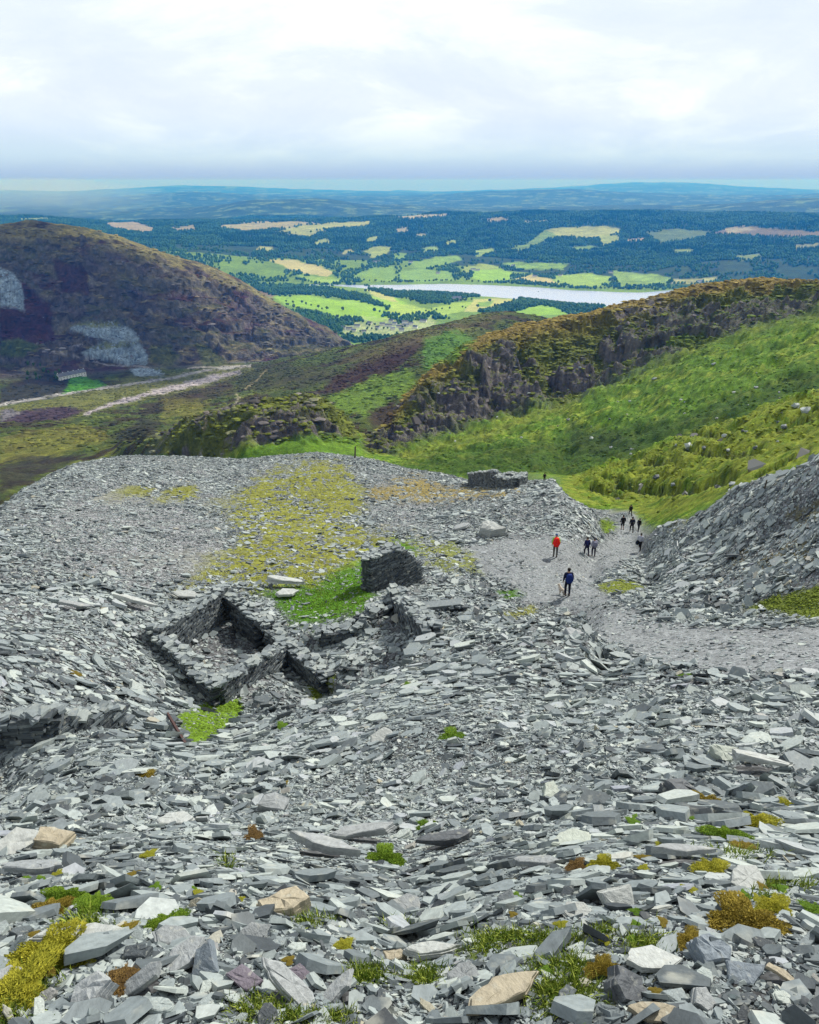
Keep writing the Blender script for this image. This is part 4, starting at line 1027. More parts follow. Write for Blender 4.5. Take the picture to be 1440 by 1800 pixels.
class Skel:
    def __init__(s): s.v = []; s.e = []; s.r = []
    def add(s, co, r, parent=None):
        s.v.append(tuple(co)); s.r.append(r)
        if parent is not None: s.e.append((parent, len(s.v)-1))
        return len(s.v)-1
    def chain(s, pts, parent):
        for co, r in pts: parent = s.add(co, r, parent)
        return parent
def person(loc, height, heading, label, jacket, trousers, boots=(.03, .025, .02), hair=(.03, .02, .015), pose='stand', hat=None, shorts=False, lean=0.0, arms=(0.06, 0.06)):
    """heading 0 = walking away from the camera (+Y)"""
    k = height/1.75
    stride = {'stand': .03, 'walk': .2, 'step': .24}[pose]
    def P(x, y, z): return (x*k, (y+lean*max(0, z-.9))*k, z*k)
    hips = []
    for sx, sy in ((-1, 1), (1, -1)):
        f = stride*sy
        lift = .22 if (pose == 'step' and sy > 0) else 0
        hips.append([P(sx*.09, 0, .9), P(sx*.10, f*.55+(.10 if f > 0 else .0), .49+lift*.7), P(sx*.10, f-.02, .10+lift), P(sx*.11, f+.15, .05+lift)])
    armj = []
    for sx, sw in ((-1, arms[0]), (1, arms[1])):
        armj.append([P(sx*.19, 0, 1.42), P(sx*.25, -sw*.3, 1.13), P(sx*.235, sw+.06, .90), P(sx*.23, sw+.10, .82)])
    root = empty('person', loc, heading, label=label, category='person')
    # the body: one surface from toes to fingertips
    s = Skel()
    pel = s.add(P(0, 0, .92), (.145*k, .105*k)); bel = s.add(P(0, 0, 1.10), (.125*k, .095*k), pel); che = s.add(P(0, -.01, 1.30), (.155*k, .11*k), bel)
    nb = s.add(P(0, 0, 1.46), (.06*k, .06*k), che); hd = s.add(P(0, .015, 1.56), (.066*k, .075*k), nb); h2 = s.add(P(0, .015, 1.655), (.075*k, .09*k), hd); s.add(P(0, .01, 1.725), (.05*k, .06*k), h2)
    s.add(P(0, .105, 1.60), .013*k, hd)                                   # nose
    for sx in (-1, 1): s.add(P(sx*.085, 0, 1.61), .014*k, hd)              # ears
    for hp in hips: s.chain([(hp[0], .085*k), (hp[1], .055*k), (hp[2], .038*k), (hp[3], .035*k)], pel)
    for a, sx in zip(armj, (-1, 1)):
        wr = s.chain([(a[0], .055*k), (a[1], .042*k), (a[2], .028*k)], che)
        pm = s.add(a[3], (.034*k, .018*k), wr)
        x, y, z = a[3]
        for q, (dx, ln) in enumerate(((-.024, .075), (-.008, .085), (.008, .08), (.024, .065))):
            s.chain([((x, y+dx*k, z-.045*k), .0085*k), ((x-sx*.012*k, y+dx*k+.008*k, z-(.045+ln)*k), .007*k)], pm)
        s.chain([((x-sx*.01*k, y+.045*k, z-.01*k), .0095*k), ((x-sx*.015*k, y+.062*k, z-.05*k), .008*k)], pm)
    link('body', skin_mesh('body', s.v, s.e, s.r, MAT_SKIN, 1), root)
    # jacket with sleeves
    s = Skel(); g = .028
    pel = s.add(P(0, 0, .86), ((.165)*k, .125*k)); bel = s.add(P(0, 0, 1.08), (.16*k, .13*k), pel); che = s.add(P(0, -.01, 1.30), (.185*k, .14*k), bel); s.add(P(0, 0, 1.475), (.085*k, .08*k), che)
    for a in armj: s.chain([(a[0], .082*k), (a[1], .066*k), ((Vector(a[2])*.94+Vector(a[1])*.06), .048*k)], che)
    link('jacket', skin_mesh('jacket', s.v, s.e, s.r, cloth(jacket), 1), root)
    s = Skel(); pel = s.add(P(0, 0, .93), (.155*k, .118*k))
    for hp in hips:
        if shorts: s.chain([(hp[0], .105*k), (hp[1], .085*k)], pel)
        else: s.chain([(hp[0], .102*k), (hp[1], .076*k), ((Vector(hp[2])*.98+Vector(hp[1])*.02), .058*k)], pel)
    link('trousers', skin_mesh('trousers', s.v, s.e, s.r, cloth(trousers), 1), root)
    for hp in hips:
        s = Skel(); a = s.add(Vector(hp[2])+Vector((0, -.01*k, .03*k)), .056*k); b = s.add(Vector(hp[2])+Vector((0, 0, -.045*k)), .056*k, a); s.add(Vector(hp[3])+Vector((0, .03*k, 0)), (.048*k, .04*k), b)
        link('boot', skin_mesh('boot', s.v, s.e, s.r, cloth(boots), 1), root)
    bm = bmesh.new(); bmesh.ops.create_icosphere(bm, subdivisions=2, radius=1)
    hx, hy, hz = P(0, -.012, 1.665)
    full = hat is None
    for v in bm.verts:
        n = 1+.08*mnoise.noise(v.co*4)
        if v.co.z < 0: v.co.z *= 1.25 if full else .35
        if v.co.y > 0.55: v.co.y = .55
        v.co = Vector((hx+v.co.x*.098*k*n, hy+v.co.y*.112*k*n, hz+v.co.z*.098*k*n))
    me = bpy.data.meshes.new('hair' if full else 'hat'); bm.to_mesh(me); bm.free(); me.materials.append(cloth(hair if full else hat))
    me.polygons.foreach_set('use_smooth', np.ones(len(me.polygons), bool))
    link('hair' if full else 'hat', me, root)
    return root, k, P
def rucksack(root, k, lean, c, label, w=.34, h=.52, d=.24, z=1.2):
    bm = bmesh.new(); bmesh.ops.create_cube(bm, size=1); bmesh.ops.subdivide_edges(bm, edges=bm.edges[:], cuts=3, use_grid_fill=True)
    for v in bm.verts:
        x, y, zz = v.co*2
        f = 1-.28*max(0, abs(zz))**3
        rr = max(abs(x), abs(y), 1e-6)/max(math.hypot(x, y), 1e-6)
        s_ = .35*rr+.65
        v.co = Vector((x*w/2*f*s_, y*d/2*f*s_+(.02*zz), zz*h/2))
    for sx in (-1, 1):                                                 # side pockets, straps
        g = bmesh.ops.create_uvsphere(bm, u_segments=8, v_segments=6, radius=1)
        for v in g['verts']: v.co = Vector((sx*w*.5+v.co.x*.05, v.co.y*.08, v.co.z*.13-.1*h))
    bm2 = bmesh.new()
    me = bpy.data.meshes.new('rucksack'); bmesh.ops.scale(bm, vec=(k, k, k), verts=bm.verts); bm.to_mesh(me); bm.free(); bm2.free()
    me.materials.append(cloth(c)); me.polygons.foreach_set('use_smooth', np.ones(len(me.polygons), bool))
    o = link('rucksack', me, label=label, category='rucksack')
    off = Vector((0, (-.13-d/2+.03+lean*.3)*k, z*k)); off.rotate(root.rotation_euler)
    o.location = root.location+off; o.rotation_euler = (-lean, 0, root.rotation_euler.z)
    bm = bmesh.new()
    for sx in (-1, 1):
        pr = None
        for q in range(9):
            a = math.pi*q/8
            y = d/2-.02+.17*math.sin(a)*1.0; zz = .20*math.cos(a)+.02
            v1 = bm.verts.new(Vector((sx*.12-.022, y, zz))*k); v2 = bm.verts.new(Vector((sx*.12+.022, y, zz))*k)
            if pr: bm.faces.new((pr[0], pr[1], v2, v1))
            pr = (v1, v2)
    me = bpy.data.meshes.new('strap'); bm.to_mesh(me); bm.free(); me.materials.append(cloth((.02, .02, .025)))
    sm = link('strap', me, o); md = sm.modifiers.new('s', 'SOLIDIFY'); md.thickness = .012
    return o
def dog(loc, heading, h=.36):
    root = empty('dog', loc, heading, label='small cream dog walking at the heels of the hiker in navy', category='dog')
    m = plain('dog_fur', (.55, .47, .38), .9, .2, 25); k = h/.36
    s = Skel()
    hip = s.add((0, -.17*k, .30*k), .075*k); mid = s.add((0, -.02*k, .29*k), .075*k, hip); che = s.add((0, .13*k, .29*k), .095*k, mid)
    nk = s.add((0, .22*k, .38*k), .055*k, che); hd = s.add((0, .27*k, .44*k), .058*k, nk); s.chain([((0, .34*k, .42*k), .034*k), ((0, .39*k, .41*k), .024*k)], hd)
    for sx in (-1, 1): s.chain([((sx*.045*k, .25*k, .485*k), .018*k), ((sx*.07*k, .25*k, .45*k), .014*k)], hd)
    s.chain([((0, -.26*k, .37*k), .025*k), ((0, -.30*k, .47*k), .02*k)], hip)
    for sx, st in ((-1, .05), (1, -.04)):
        s.chain([((sx*.06*k, -.15*k+st*.3, .20*k), .042*k), ((sx*.06*k, -.21*k+st, .11*k), .022*k), ((sx*.06*k, -.19*k+st, .03*k), .02*k), ((sx*.06*k, -.15*k+st, .018*k), .02*k)], hip)
        s.chain([((sx*.06*k, .13*k-st*.3, .18*k), .034*k), ((sx*.06*k, .14*k-st, .09*k), .021*k), ((sx*.06*k, .15*k-st, .025*k), .02*k), ((sx*.06*k, .18*k-st, .018*k), .02*k)], che)
    link('body', skin_mesh('body', s.v, s.e, s.r, m, 1), root)
def build_people():
    def g(px, py): return hit(px, py)
    def H(p, hpx):                       # real height that reads hpx photo pixels tall there
        return hpx*(p.y*CP-p.z*SP)/FPX*1.06
    NAVY, BLACK, GREY = (.012, .016, .05), (.012, .012, .014), (.10, .10, .11)
    p = g(997, 1048); h = H(p, 52)
    r, k, _ = person(p, h, .05, 'dark haired hiker in navy jacket walking away with a dog', NAVY, (.012, .013, .03), pose='stand', hair=(.015, .012, .01))
    rucksack(r, k, 0, (.012, .03, .16), 'navy blue rucksack on the back of the hiker with the dog', .36, .5)
    q = g(988, 1046); dog(q, .5, .40)
    p = g(976, 979); h = H(p, 42)
    r, k, _ = person(p, h, -.1, 'hiker in lime green jacket and grey trousers carrying a red pack', (.30, .62, .12), (.09, .085, .075), pose='stand', hat=(.05, .10, .25))
    rucksack(r, k, 0, (.80, .02, .015), 'bright red covered rucksack on the hiker in lime green', .42, .62, .3, 1.22)
    p = g(1031, 977); person(p, min(1.7, H(p, 34)), .25, 'walker in dark navy top striding beside one in pale grey', (.02, .02, .09), (.015, .015, .04), pose='walk', hair=(.04, .03, .02))
    p = g(1043, 979); r, k, _ = person(p, min(1.75, H(p, 35)), .05, 'walker in lavender grey hooded top and dark trousers', (.42, .42, .52), (.015, .016, .045), pose='stand', hair=(.06, .055, .05))
    rucksack(r, k, 0, (.20, .20, .27), 'grey rucksack on the walker in the lavender hooded top', .32, .46)
    p = g(1124, 969); r, k, _ = person(p, min(1.75, H(p, 32)), -.5, 'walker in light grey top stepping up by the right bank', (.46, .48, .55), BLACK, pose='step', lean=.12, hair=(.03, .025, .02))
    bm = bmesh.new(); bmesh.ops.create_icosphere(bm, subdivisions=2, radius=1)
    for v in bm.verts:
        v.co = Vector((v.co.x*.17, v.co.y*.10, v.co.z*.24+(.03*v.co.x if v.co.z > 0 else 0)))*k*(1+.1*mnoise.noise(v.co*3))
    me = bpy.data.meshes.new('dark_bag'); bm.to_mesh(me); bm.free(); me.materials.append(cloth(BLACK))
    off = Vector((-.26*k, -.02, .80*k)); off.rotate(r.rotation_euler)
    link('dark_bag', me, label='black bag held low by the walker in light grey', category='bag').location = p+off
    p = g(1094, 932); person(p, min(1.8, H(p, 27)), .1, 'walker in black jacket and shorts at left of the trio on the path', BLACK, BLACK, pose='stand', shorts=True)
    p = g(1110, 936); person(p, min(1.8, H(p, 28)), 0, 'walker in dark charcoal clothes in the middle of the path trio', (.02, .02, .025), (.012, .012, .016), pose='walk')
    p = g(1122, 934); person(p, min(1.8, H(p, 27)), -.7, 'walker in black bending forward at right of the path trio', BLACK, (.025, .025, .03), pose='walk', lean=.22)
    p = g(1108, 907); person(p, min(1.8, H(p, 20)), .2, 'lone walker in dark brown where the path meets the grass', (.03, .026, .022), (.045, .04, .032), pose='walk')
    p = g(957, 847); person(p, min(1.8, H(p, 16)), 0, 'distant walker in black on the path beyond the hut', BLACK, BLACK, pose='stand')
    p = g(940, 856); person(p, min(1.7, H(p, 9)), 0, 'tiny walker in dark grey on the path below the hut', (.03, .03, .04), (.02, .02, .02), pose='walk')
    for px, py, lab in ((990, 880, 'left one of two dark walkers half hidden behind the slate bank'), (1009, 880, 'right one of two dark walkers half hidden behind the slate bank')):
        az, td = pix_dir(px, py); rr = 104
        x, y = rr*math.sin(az), rr*math.cos(az); z = ground_at(x, y)
        ztop = -rr*float(pix_dir(px, 866)[1])
        person(Vector((x, y, z)), max(1.5, min(1.85, ztop-z)), .2, lab, BLACK, (.02, .02, .025), pose='walk')
build_people()
# ------------------------------------------------------------------ woods, trees, houses, boulders
def visible_cells(extra):
    ang = GZ/GR; run = np.maximum.accumulate(ang, axis=0)
    return (GZ+extra)/GR >= run-.0004
def crowns(P, h, rad, tone, kind, sides=6):
    """many small tree crowns: a ragged dome (broadleaf) or spire (conifer)"""
    n = len(P); a = np.arange(sides)*2*np.pi/sides
    prof = np.where(kind[:, None] > .5, np.array([[.05, .75], [.35, .62], [.65, .36]]).reshape(1, -1), np.array([[.08, .72], [.45, 1.0], [.80, .66]]).reshape(1, -1)).reshape(n, 3, 2)
    V_ = []
    for k in range(3):
        aa = a[None, :]+k*.5+rng.uniform(-.3, .3, (n, sides))
        rr = prof[:, k, 1:2]*rad[:, None]*rng.uniform(.7, 1.25, (n, sides))
        zz = (prof[:, k, 0:1]+rng.uniform(-.07, .07, (n, sides)))*h[:, None]
        V_.append(np.stack([P[:, 0:1]+rr*np.cos(aa), P[:, 1:2]+rr*np.sin(aa), P[:, 2:3]+zz], -1))
    top = P[:, None, :].copy(); top[:, 0, 2] += h*rng.uniform(.92, 1.08, n); top[:, 0, :2] += rng.normal(0, .12, (n, 2))*rad[:, None]
    V_ = np.concatenate(V_+[top], 1); m = 3*sides+1
    f, lt = [], []
    for k in range(2):
        for i in range(sides):
            j = (i+1) % sides; f += [k*sides+i, k*sides+j, (k+1)*sides+j, (k+1)*sides+i]; lt.append(4)
    for i in range(sides): f += [2*sides+i, 2*sides+(i+1) % sides, 3*sides]; lt.append(3)
    flat = (np.array(f)[None, :]+(np.arange(n)*m)[:, None]).ravel(); lt = np.tile(lt, n); ls = np.concatenate([[0], np.cumsum(lt)[:-1]])
    tn = np.repeat(tone, 3*sides)+rng.uniform(-.12, .12, n*3*sides)
    return V_.reshape(-1, 3), flat, ls, lt, tn
MAT_WOOD = leaf_mat('woodland_leaves', (.016, .066, .028), (.10, .235, .06))
WOOD = np.zeros_like(GZ)
def woods():
    global WOOD
    W = ((VV > 27.05) & (VV < 31.35)).astype(float)*(1-OPEN)
    W *= np.where(VV < 28.4, .55*sstep(-.25, .25, n_a+.4*n_b), 1.0)
    for pts, a in (([(340,460),(420,470),(480,500),(560,505),(640,520),(690,546),(640,530),(540,517),(480,520),(420,500)], 1), ([(300,400),(600,420),(625,500),(560,500),(500,480),(440,490),(340,460)], .9),
                   ([(540,546),(600,560),(640,562),(600,575),(600,590),(720,592),(760,580),(800,575),(620,615),(560,590),(500,545)], .6), ([(640,505),(700,514),(860,516),(800,529),(740,524),(690,522)], .9),
                   ([(900,523),(1000,527),(1060,541),(960,538)], .8), ([(840,549),(950,519),(1000,534),(1060,545),(1000,553),(960,530),(880,556)], .8), ([(720,525),(760,522),(800,528),(790,534),(740,534)], .7), ([(655,545),(700,556),(760,552),(790,560),(700,570)], .4)):
        W = np.maximum(W, poly(pts, 23.2, 27.0, 2, 4)*a)
    WOOD = W
    i0 = int(np.searchsorted(V, 23.1)); i1 = int(np.searchsorted(V, 31.4))
    js = slice(46, 44+NCOL)
    vis = visible_cells(14)
    r = GR[i0:i1, js]; dr = np.diff(GR[i0:i1+1, js], axis=0); area = dr*r*np.gradient(AZ)[None, js]
    sp = np.interp(r, [2500, 4000, 5000, 7000], [8.5, 10, 12, 15])
    lam = W[i0:i1, js]*vis[i0:i1, js]*area/(sp*sp)
    cnt = rng.poisson(lam); ii, jj = np.nonzero(cnt); rep = cnt[ii, jj]; ii = np.repeat(ii, rep)+i0; jj = np.repeat(jj, rep)+46
    n = len(ii); fu, fv = rng.random(n), rng.random(n)
    def bl(A): return (A[ii, jj]*(1-fu)+A[ii+1, jj]*fu)*(1-fv)+(A[ii, jj+1]*(1-fu)+A[ii+1, jj+1]*fu)*fv
    P = np.stack([bl(GX), bl(GY), bl(GZ)-.5], -1)
    con = (n_a[ii, jj]+.5*n_b[ii, jj] > .12) & (V[ii] > 28.5)
    kind = con.astype(float)
    rr = np.hypot(P[:, 0], P[:, 1])
    sc = np.interp(rr, [2500, 5000, 7000], [.85, 1.0, 1.15])
    h = sc*np.where(con, rng.uniform(13, 20, n), rng.uniform(9, 16, n)); rad = sc*np.where(con, rng.uniform(3, 4.6, n), rng.uniform(4.5, 7.5, n))
    tone = np.clip(np.where(con, .12, .42)+.5*n_c[ii, jj]+rng.normal(0, .14, n)+.35*n_a[ii, jj], 0, 1)
    print('woodland trees', n)
    v, f, ls, lt, tn = crowns(P, h, rad, tone, kind)
    link('woodland', gmesh('woodland', v, f, ls, lt, MAT_WOOD, False, np.clip(tn, 0, 1)), kind='stuff')
woods()
# single trees of hedges and shores: crown of leaf clumps on a trunk
MAT_LEAF = leaf_mat('tree_leaves', (.02, .055, .018), (.14, .22, .045)); MAT_BARK = plain('bark', (.08, .06, .045), .9, .3, 3)
def tree_protos():
    out = []
    for k in range(6):
        n = 26
        u = rng.normal(size=(n, 3)); u /= np.linalg.norm(u, axis=1, keepdims=True); rr = rng.uniform(.35, 1, (n, 1))**.6
        c = u*rr*np.array([3.9, 3.9, 3.6])+np.array([0, 0, 6.6])
        vs, fs, tn, b = [], [], [], 0
        for q in range(n):
            bm = bmesh.new(); bmesh.ops.create_icosphere(bm, subdivisions=1, radius=rng.uniform(1.2, 2.2))
            for v in bm.verts: v.co = v.co*rng.uniform(.7, 1.25)+Vector(c[q])
            vs += [tuple(v.co) for v in bm.verts]; bm.verts.index_update()
            for f in bm.faces: fs.append([b+v.index for v in f.verts])
            t = np.clip(.25+.05*(c[q][2]-5)+rng.normal(0, .18), 0, 1); tn += list(np.clip(t+rng.uniform(-.15, .15, len(bm.faces)), 0, 1)); b = len(vs); bm.free()
        fs = np.array(fs)
        cm = gmesh('crown', np.array(vs), fs.ravel(), np.arange(len(fs))*3, np.full(len(fs), 3), MAT_LEAF, False, np.array(tn))
        bm = bmesh.new(); bmesh.ops.create_cone(bm, cap_ends=True, segments=7, radius1=.45, radius2=.18, depth=5.5)
        for v in bm.verts: v.co.z += 2.5
        tm = bpy.data.meshes.new('trunk'); bm.to_mesh(tm); bm.free(); tm.materials.append(MAT_BARK)
        out.append((cm, tm))
    return out
TREES = tree_protos()
def tree(p, s, label, group, sx=1.0):
    cm, tm = random.choice(TREES)
    root = empty('tree', p, random.uniform(0, 6.28), label=label, category='tree', group=group); root.scale = (s*sx, s*sx, s)
    link('crown', cm, root); link('trunk', tm, root)
def build_trees():
    used = []
    def along(pts, n, jit, lab, grp, s=(.7, 1.15)):
        for q in range(n):
            t = (q+random.uniform(.1, .9))/n*(len(pts)-1); i = min(int(t), len(pts)-2); f = t-i
            px = pts[i][0]*(1-f)+pts[i+1][0]*f+random.uniform(-jit, jit); py = pts[i][1]*(1-f)+pts[i+1][1]*f+random.uniform(-jit, jit)*.35
            p = hit(px, py, 1600)
            if p.z < LAKE_Z+.3: continue
            tree(p-Vector((0, 0, .3)), random.uniform(*s), lab, grp)
    g1, l1 = 'hedgerow trees around the sunlit village fields', 'round green tree among the sunlit fields this side of the lake'
    g2, l2 = 'trees along the far shore of the lake', 'dark green tree on the far shore of the lake'
    g3, l3 = 'trees around the village', 'pale green tree among the white village houses'
    along([(500,536),(540,548),(590,560),(640,566)], 26, 5, l3, g3)
    along([(560,560),(640,575),(720,562),(790,558)], 26, 7, l3, g3, (.5, .9))
    along([(590,590),(660,580),(730,575)], 14, 6, l3, g3, (.5, .8))
    along([(500,530),(530,534),(575,546)], 8, 4, l1, g1)
    along([(690,520),(740,533),(790,531),(830,527)], 24, 3, l1, g1)
    along([(640,512),(700,517),(770,519),(840,520)], 30, 2, l1, g1, (.8, 1.3))
    along([(840,548),(880,540),(930,528),(960,524)], 22, 2, l1, g1)
    along([(960,530),(1000,540),(1040,546)], 16, 3, l1, g1, (.8, 1.3))
    along([(730,552),(760,546),(790,543),(830,541)], 8, 3, l1, g1, (.6, .9))
    along([(640,494),(700,497),(760,494),(800,494)], 26, 2, l2, g2)
    along([(830,496),(900,497),(960,501),(1000,506)], 24, 2, l2, g2)
    along([(1010,507),(1080,508),(1130,509),(1180,503)], 22, 2, l2, g2)
    for px, py in ((861,531),(840,541),(510,523),(575,545),(603,546),(632,474),(645,476)):
        tree(hit(px, py, 1600), 1.25, 'large lone tree standing in an open bright green field', 'lone trees in the open fields')
    for q in range(16):
        p = hit(random.uniform(35, 110), random.uniform(640, 672), 700)
        tree(p, random.uniform(.55, .85), 'dark tree on the heather slope beside the white cottage row', 'dark trees beside the cottage row', .6)
build_trees()
# houses
MAT_WHITE = plain('whitewash', (.80, .79, .75), .85, .08, .3); MAT_ROOF = plain('slate_roof', (.16, .17, .20), .7, .2, .6); MAT_PANE = plain('dark_pane', (.03, .035, .045), .25, .1, 1, .5)
def house(p, rz, L, Wd, Hh, label, group=None, windows=0, chim=1, wall=None):
    root = empty('house', p, rz, label=label, category='house')
    if group: root['group'] = group
    bm = bmesh.new()
    x, y = L/2, Wd/2
    def quad(pts): bm.faces.new([bm.verts.new(q) for q in pts])
    for s_ in (-1, 1):
        quad([(-x, s_*y, -1), (x, s_*y, -1), (x, s_*y, Hh), (-x, s_*y, Hh)])
        bm.faces.new([bm.verts.new(q) for q in [(s_*x, -y, -1), (s_*x, y, -1), (s_*x, y, Hh), (s_*x, 0, Hh+Wd*.42), (s_*x, -y, Hh)]])
    me = bpy.data.meshes.new('wall'); bm.to_mesh(me); bm.free(); me.materials.append(wall or MAT_WHITE); link('wall', me, root)
    bm = bmesh.new(); e = .35
    for s_ in (-1, 1):
        a = [(-x-e, s_*(y+e), Hh-e*.84), (x+e, s_*(y+e), Hh-e*.84), (x+e, 0, Hh+Wd*.42+.08), (-x-e, 0, Hh+Wd*.42+.08)]
        vs_ = [bm.verts.new(q) for q in a]+[bm.verts.new((q[0], q[1], q[2]+.25)) for q in a]
        for f in ((0, 1, 2, 3), (7, 6, 5, 4), (0, 4, 5, 1), (1, 5, 6, 2), (2, 6, 7, 3), (3, 7, 4, 0)): bm.faces.new([vs_[i] for i in f])
    me = bpy.data.meshes.new('roof'); bm.to_mesh(me); bm.free(); me.materials.append(MAT_ROOF); rf = link('roof', me, root)
    for c in range(chim):
        bm = bmesh.new(); bmesh.ops.create_cube(bm, size=1)
        cx = -x+.7+(L-1.4)*(c/max(1, chim-1) if chim > 1 else 0)
        for v in bm.verts: v.co = Vector((cx+v.co.x*.9, v.co.y*.7, Hh+Wd*.42+.5+v.co.z*1.5))
        me = bpy.data.meshes.new('chimney'); bm.to_mesh(me); bm.free(); me.materials.append(wall or MAT_WHITE); link('chimney', me, rf)
    for fl in range(2 if windows else 0):
        for w_ in range(windows):
            wx = -x+L*(w_+.5)/windows; wz = Hh*(.25+.42*fl)
            for s_ in (-1,):
                bm = bmesh.new(); bmesh.ops.create_cube(bm, size=1)
                for v in bm.verts: v.co = Vector((wx+v.co.x*1.1, s_*(y+.0)+v.co.y*.12, wz+v.co.z*1.3))
                me = bpy.data.meshes.new('window'); bm.to_mesh(me); bm.free(); me.materials.append(MAT_PANE); link('window', me, root)
def build_houses():
    a, b = hit(102, 668, 800), hit(149, 660, 800); m = (a+b)/2; d = b-a
    house(Vector((m.x, m.y, min(a.z, b.z))), math.atan2(d.y, d.x), d.length, 9, 6.2, 'long row of white cottages with slate roof below the grey spoil heaps', None, 9, 6)
    g = 'white village houses among the trees'; lab = 'white gabled village house among trees at the valley mouth'
    for px, py, L in ((628,575,18),(650,570,16),(744,566,22),(712,568,20),(688,566,16),(604,578,15),(614,580,20),(622,583,14),(672,572,16),(683,574,22),(694,571,14),(702,576,18),(713,574,22),(722,571,16),(664,578,14),(690,580,14),(706,582,16),(640,585,14),(730,577,14)):
        house(hit(px, py, 1700), random.uniform(-.6, .6), L, 9, 5.5, lab, g, 0, 1)
    house(hit(803, 528, 1700), .2, 34, 16, 9, 'big pale grey mansion on the near shore of the lake', None, 5, 4, plain('pale_stone', (.5, .48, .47), .85, .1, .3))
    house(hit(662, 462, 1700), .1, 40, 12, 8, 'long white farmhouse at the wood edge beyond the lake', None, 4, 2)
    g = 'white farmhouses beyond the lake'; lab = 'small white farmhouse standing in green fields beyond the lake'
    for px, py, L in ((722,462,22),(770,481,20),(832,475,26),(840,476,20),(902,468,24),(940,487,22),(1074,480,22),(1230,496,26),(985,485,20)):
        house(hit(px, py, 1700), random.uniform(-.6, .6), L, 10, 6, lab, g, 0, 1)
build_houses()
# pale boulders lying on the grass slopes
def boulder_mesh(seed):
    bm = bmesh.new(); bmesh.ops.create_icosphere(bm, subdivisions=2, radius=1)
    off = Vector((seed*7.1, seed*3.3, 0))
    for v in bm.verts:
        n = mnoise.noise(v.co*1.3+off)*.5+mnoise.noise(v.co*3+off)*.2
        v.co = Vector((v.co.x*1.2, v.co.y*.9, v.co.z*.6))*(1+n)
    me = bpy.data.meshes.new('boulder'); bm.to_mesh(me); bm.free(); me.materials.append(MAT_SLAB); return me
def build_boulders():
    ms = [boulder_mesh(i) for i in range(6)]
    lab = 'pale grey boulder half sunk in the green slope below the crag'; g = 'boulders on the green slopes'
    spots = [(845,675),(865,731),(874,733),(1198,703),(1204,707),(1086,706),(981,749),(917,769),(1040,770),(1020,645),(1255,640),(1330,655),(930,690),(1150,665),(800,775),(1370,700),(1290,690)]
    spots += [(random.uniform(760, 1400), random.uniform(640, 800)) for _ in range(26)]
    for px, py in spots:
        p = hit(px, py, 100); r = math.hypot(p.x, p.y)
        o = link('boulder', random.choice(ms), label=lab, category='boulder', group=g)
        s = r*random.uniform(.0008, .0026); o.location = p; o.scale = (s, s, s); o.rotation_euler = (random.uniform(-.2, .2), random.uniform(-.2, .2), random.uniform(0, 6))
    lab = 'grey rock outcropping from the near yellow green hummock'; g = 'rocks on the near hummock'
    for px, py, k in ((1212,783,9),(1275,765,5),(1155,838,6),(1290,850,7),(1240,790,5),(1380,750,6),(1418,720,8),(1400,712,7),(1330,785,5),(1300,870,8),(1185,850,5),(1090,905,4),(1112,790,4)):
        p = hit(px, py, 85); r = math.hypot(p.x, p.y)
        o = link('boulder', random.choice(ms), label=lab, category='boulder', group=g)
        s = k*r/FPX*1.1; o.location = p-Vector((0, 0, s*.15)); o.scale = (s, s, s); o.rotation_euler = (random.uniform(-.2, .2), random.uniform(-.2, .2), random.uniform(0, 6))
build_boulders()
# ------------------------------------------------------------------ tussocks, bracken and broken rock over the slopes
def attr_mat(name, rough=.9):
    m, nt, b = new_mat(name); at_n = N(nt.nodes, 'ShaderNodeAttribute', attribute_name='Hue')
    nt.links.new(at_n.outputs['Color'], b.inputs['Base Color']); b.inputs['Roughness'].default_value = rough; b.inputs['Specular IOR Level'].default_value = .08
    return m
MAT_VEG = attr_mat('slope_plants'); MAT_ROCKS = attr_mat('broken_rock', .85)
def face_hue(me, col):
    a = me.attributes.new('Hue', 'FLOAT_COLOR', 'CORNER'); tot = np.empty(len(me.polygons), np.int32); me.polygons.foreach_get('loop_total', tot)
    rgba = np.ones((int(tot.sum()), 4), np.float32); rgba[:, :3] = np.repeat(col, tot, axis=0); a.data.foreach_set('color', rgba.ravel())
VIS1 = visible_cells(1.5)
def cells(mask, spacing, v0, v1):
    """random points on the visible land, on average `spacing` metres apart where the mask is one"""
    i0, i1 = int(np.searchsorted(V, v0)), int(np.searchsorted(V, v1)); js = slice(46, 44+NCOL)
    r = GR[i0:i1, js]; area = np.diff(GR[i0:i1+1, js], axis=0)*r*np.gradient(AZ)[None, js]
    lam = (mask*VIS1)[i0:i1, js]*area/spacing**2
    cnt = rng.poisson(np.clip(lam, 0, 50)); ii, jj = np.nonzero(cnt); rep = cnt[ii, jj]; ii = np.repeat(ii, rep)+i0; jj = np.repeat(jj, rep)+46
    n = len(ii); fu, fv = rng.random(n), rng.random(n)
    def bl(A): return (A[ii, jj]*(1-fu)+A[ii+1, jj]*fu)*(1-fv)+(A[ii, jj+1]*(1-fu)+A[ii+1, jj+1]*fu)*fv
    return np.stack([bl(GX), bl(GY), bl(GZ)], -1), ii, jj
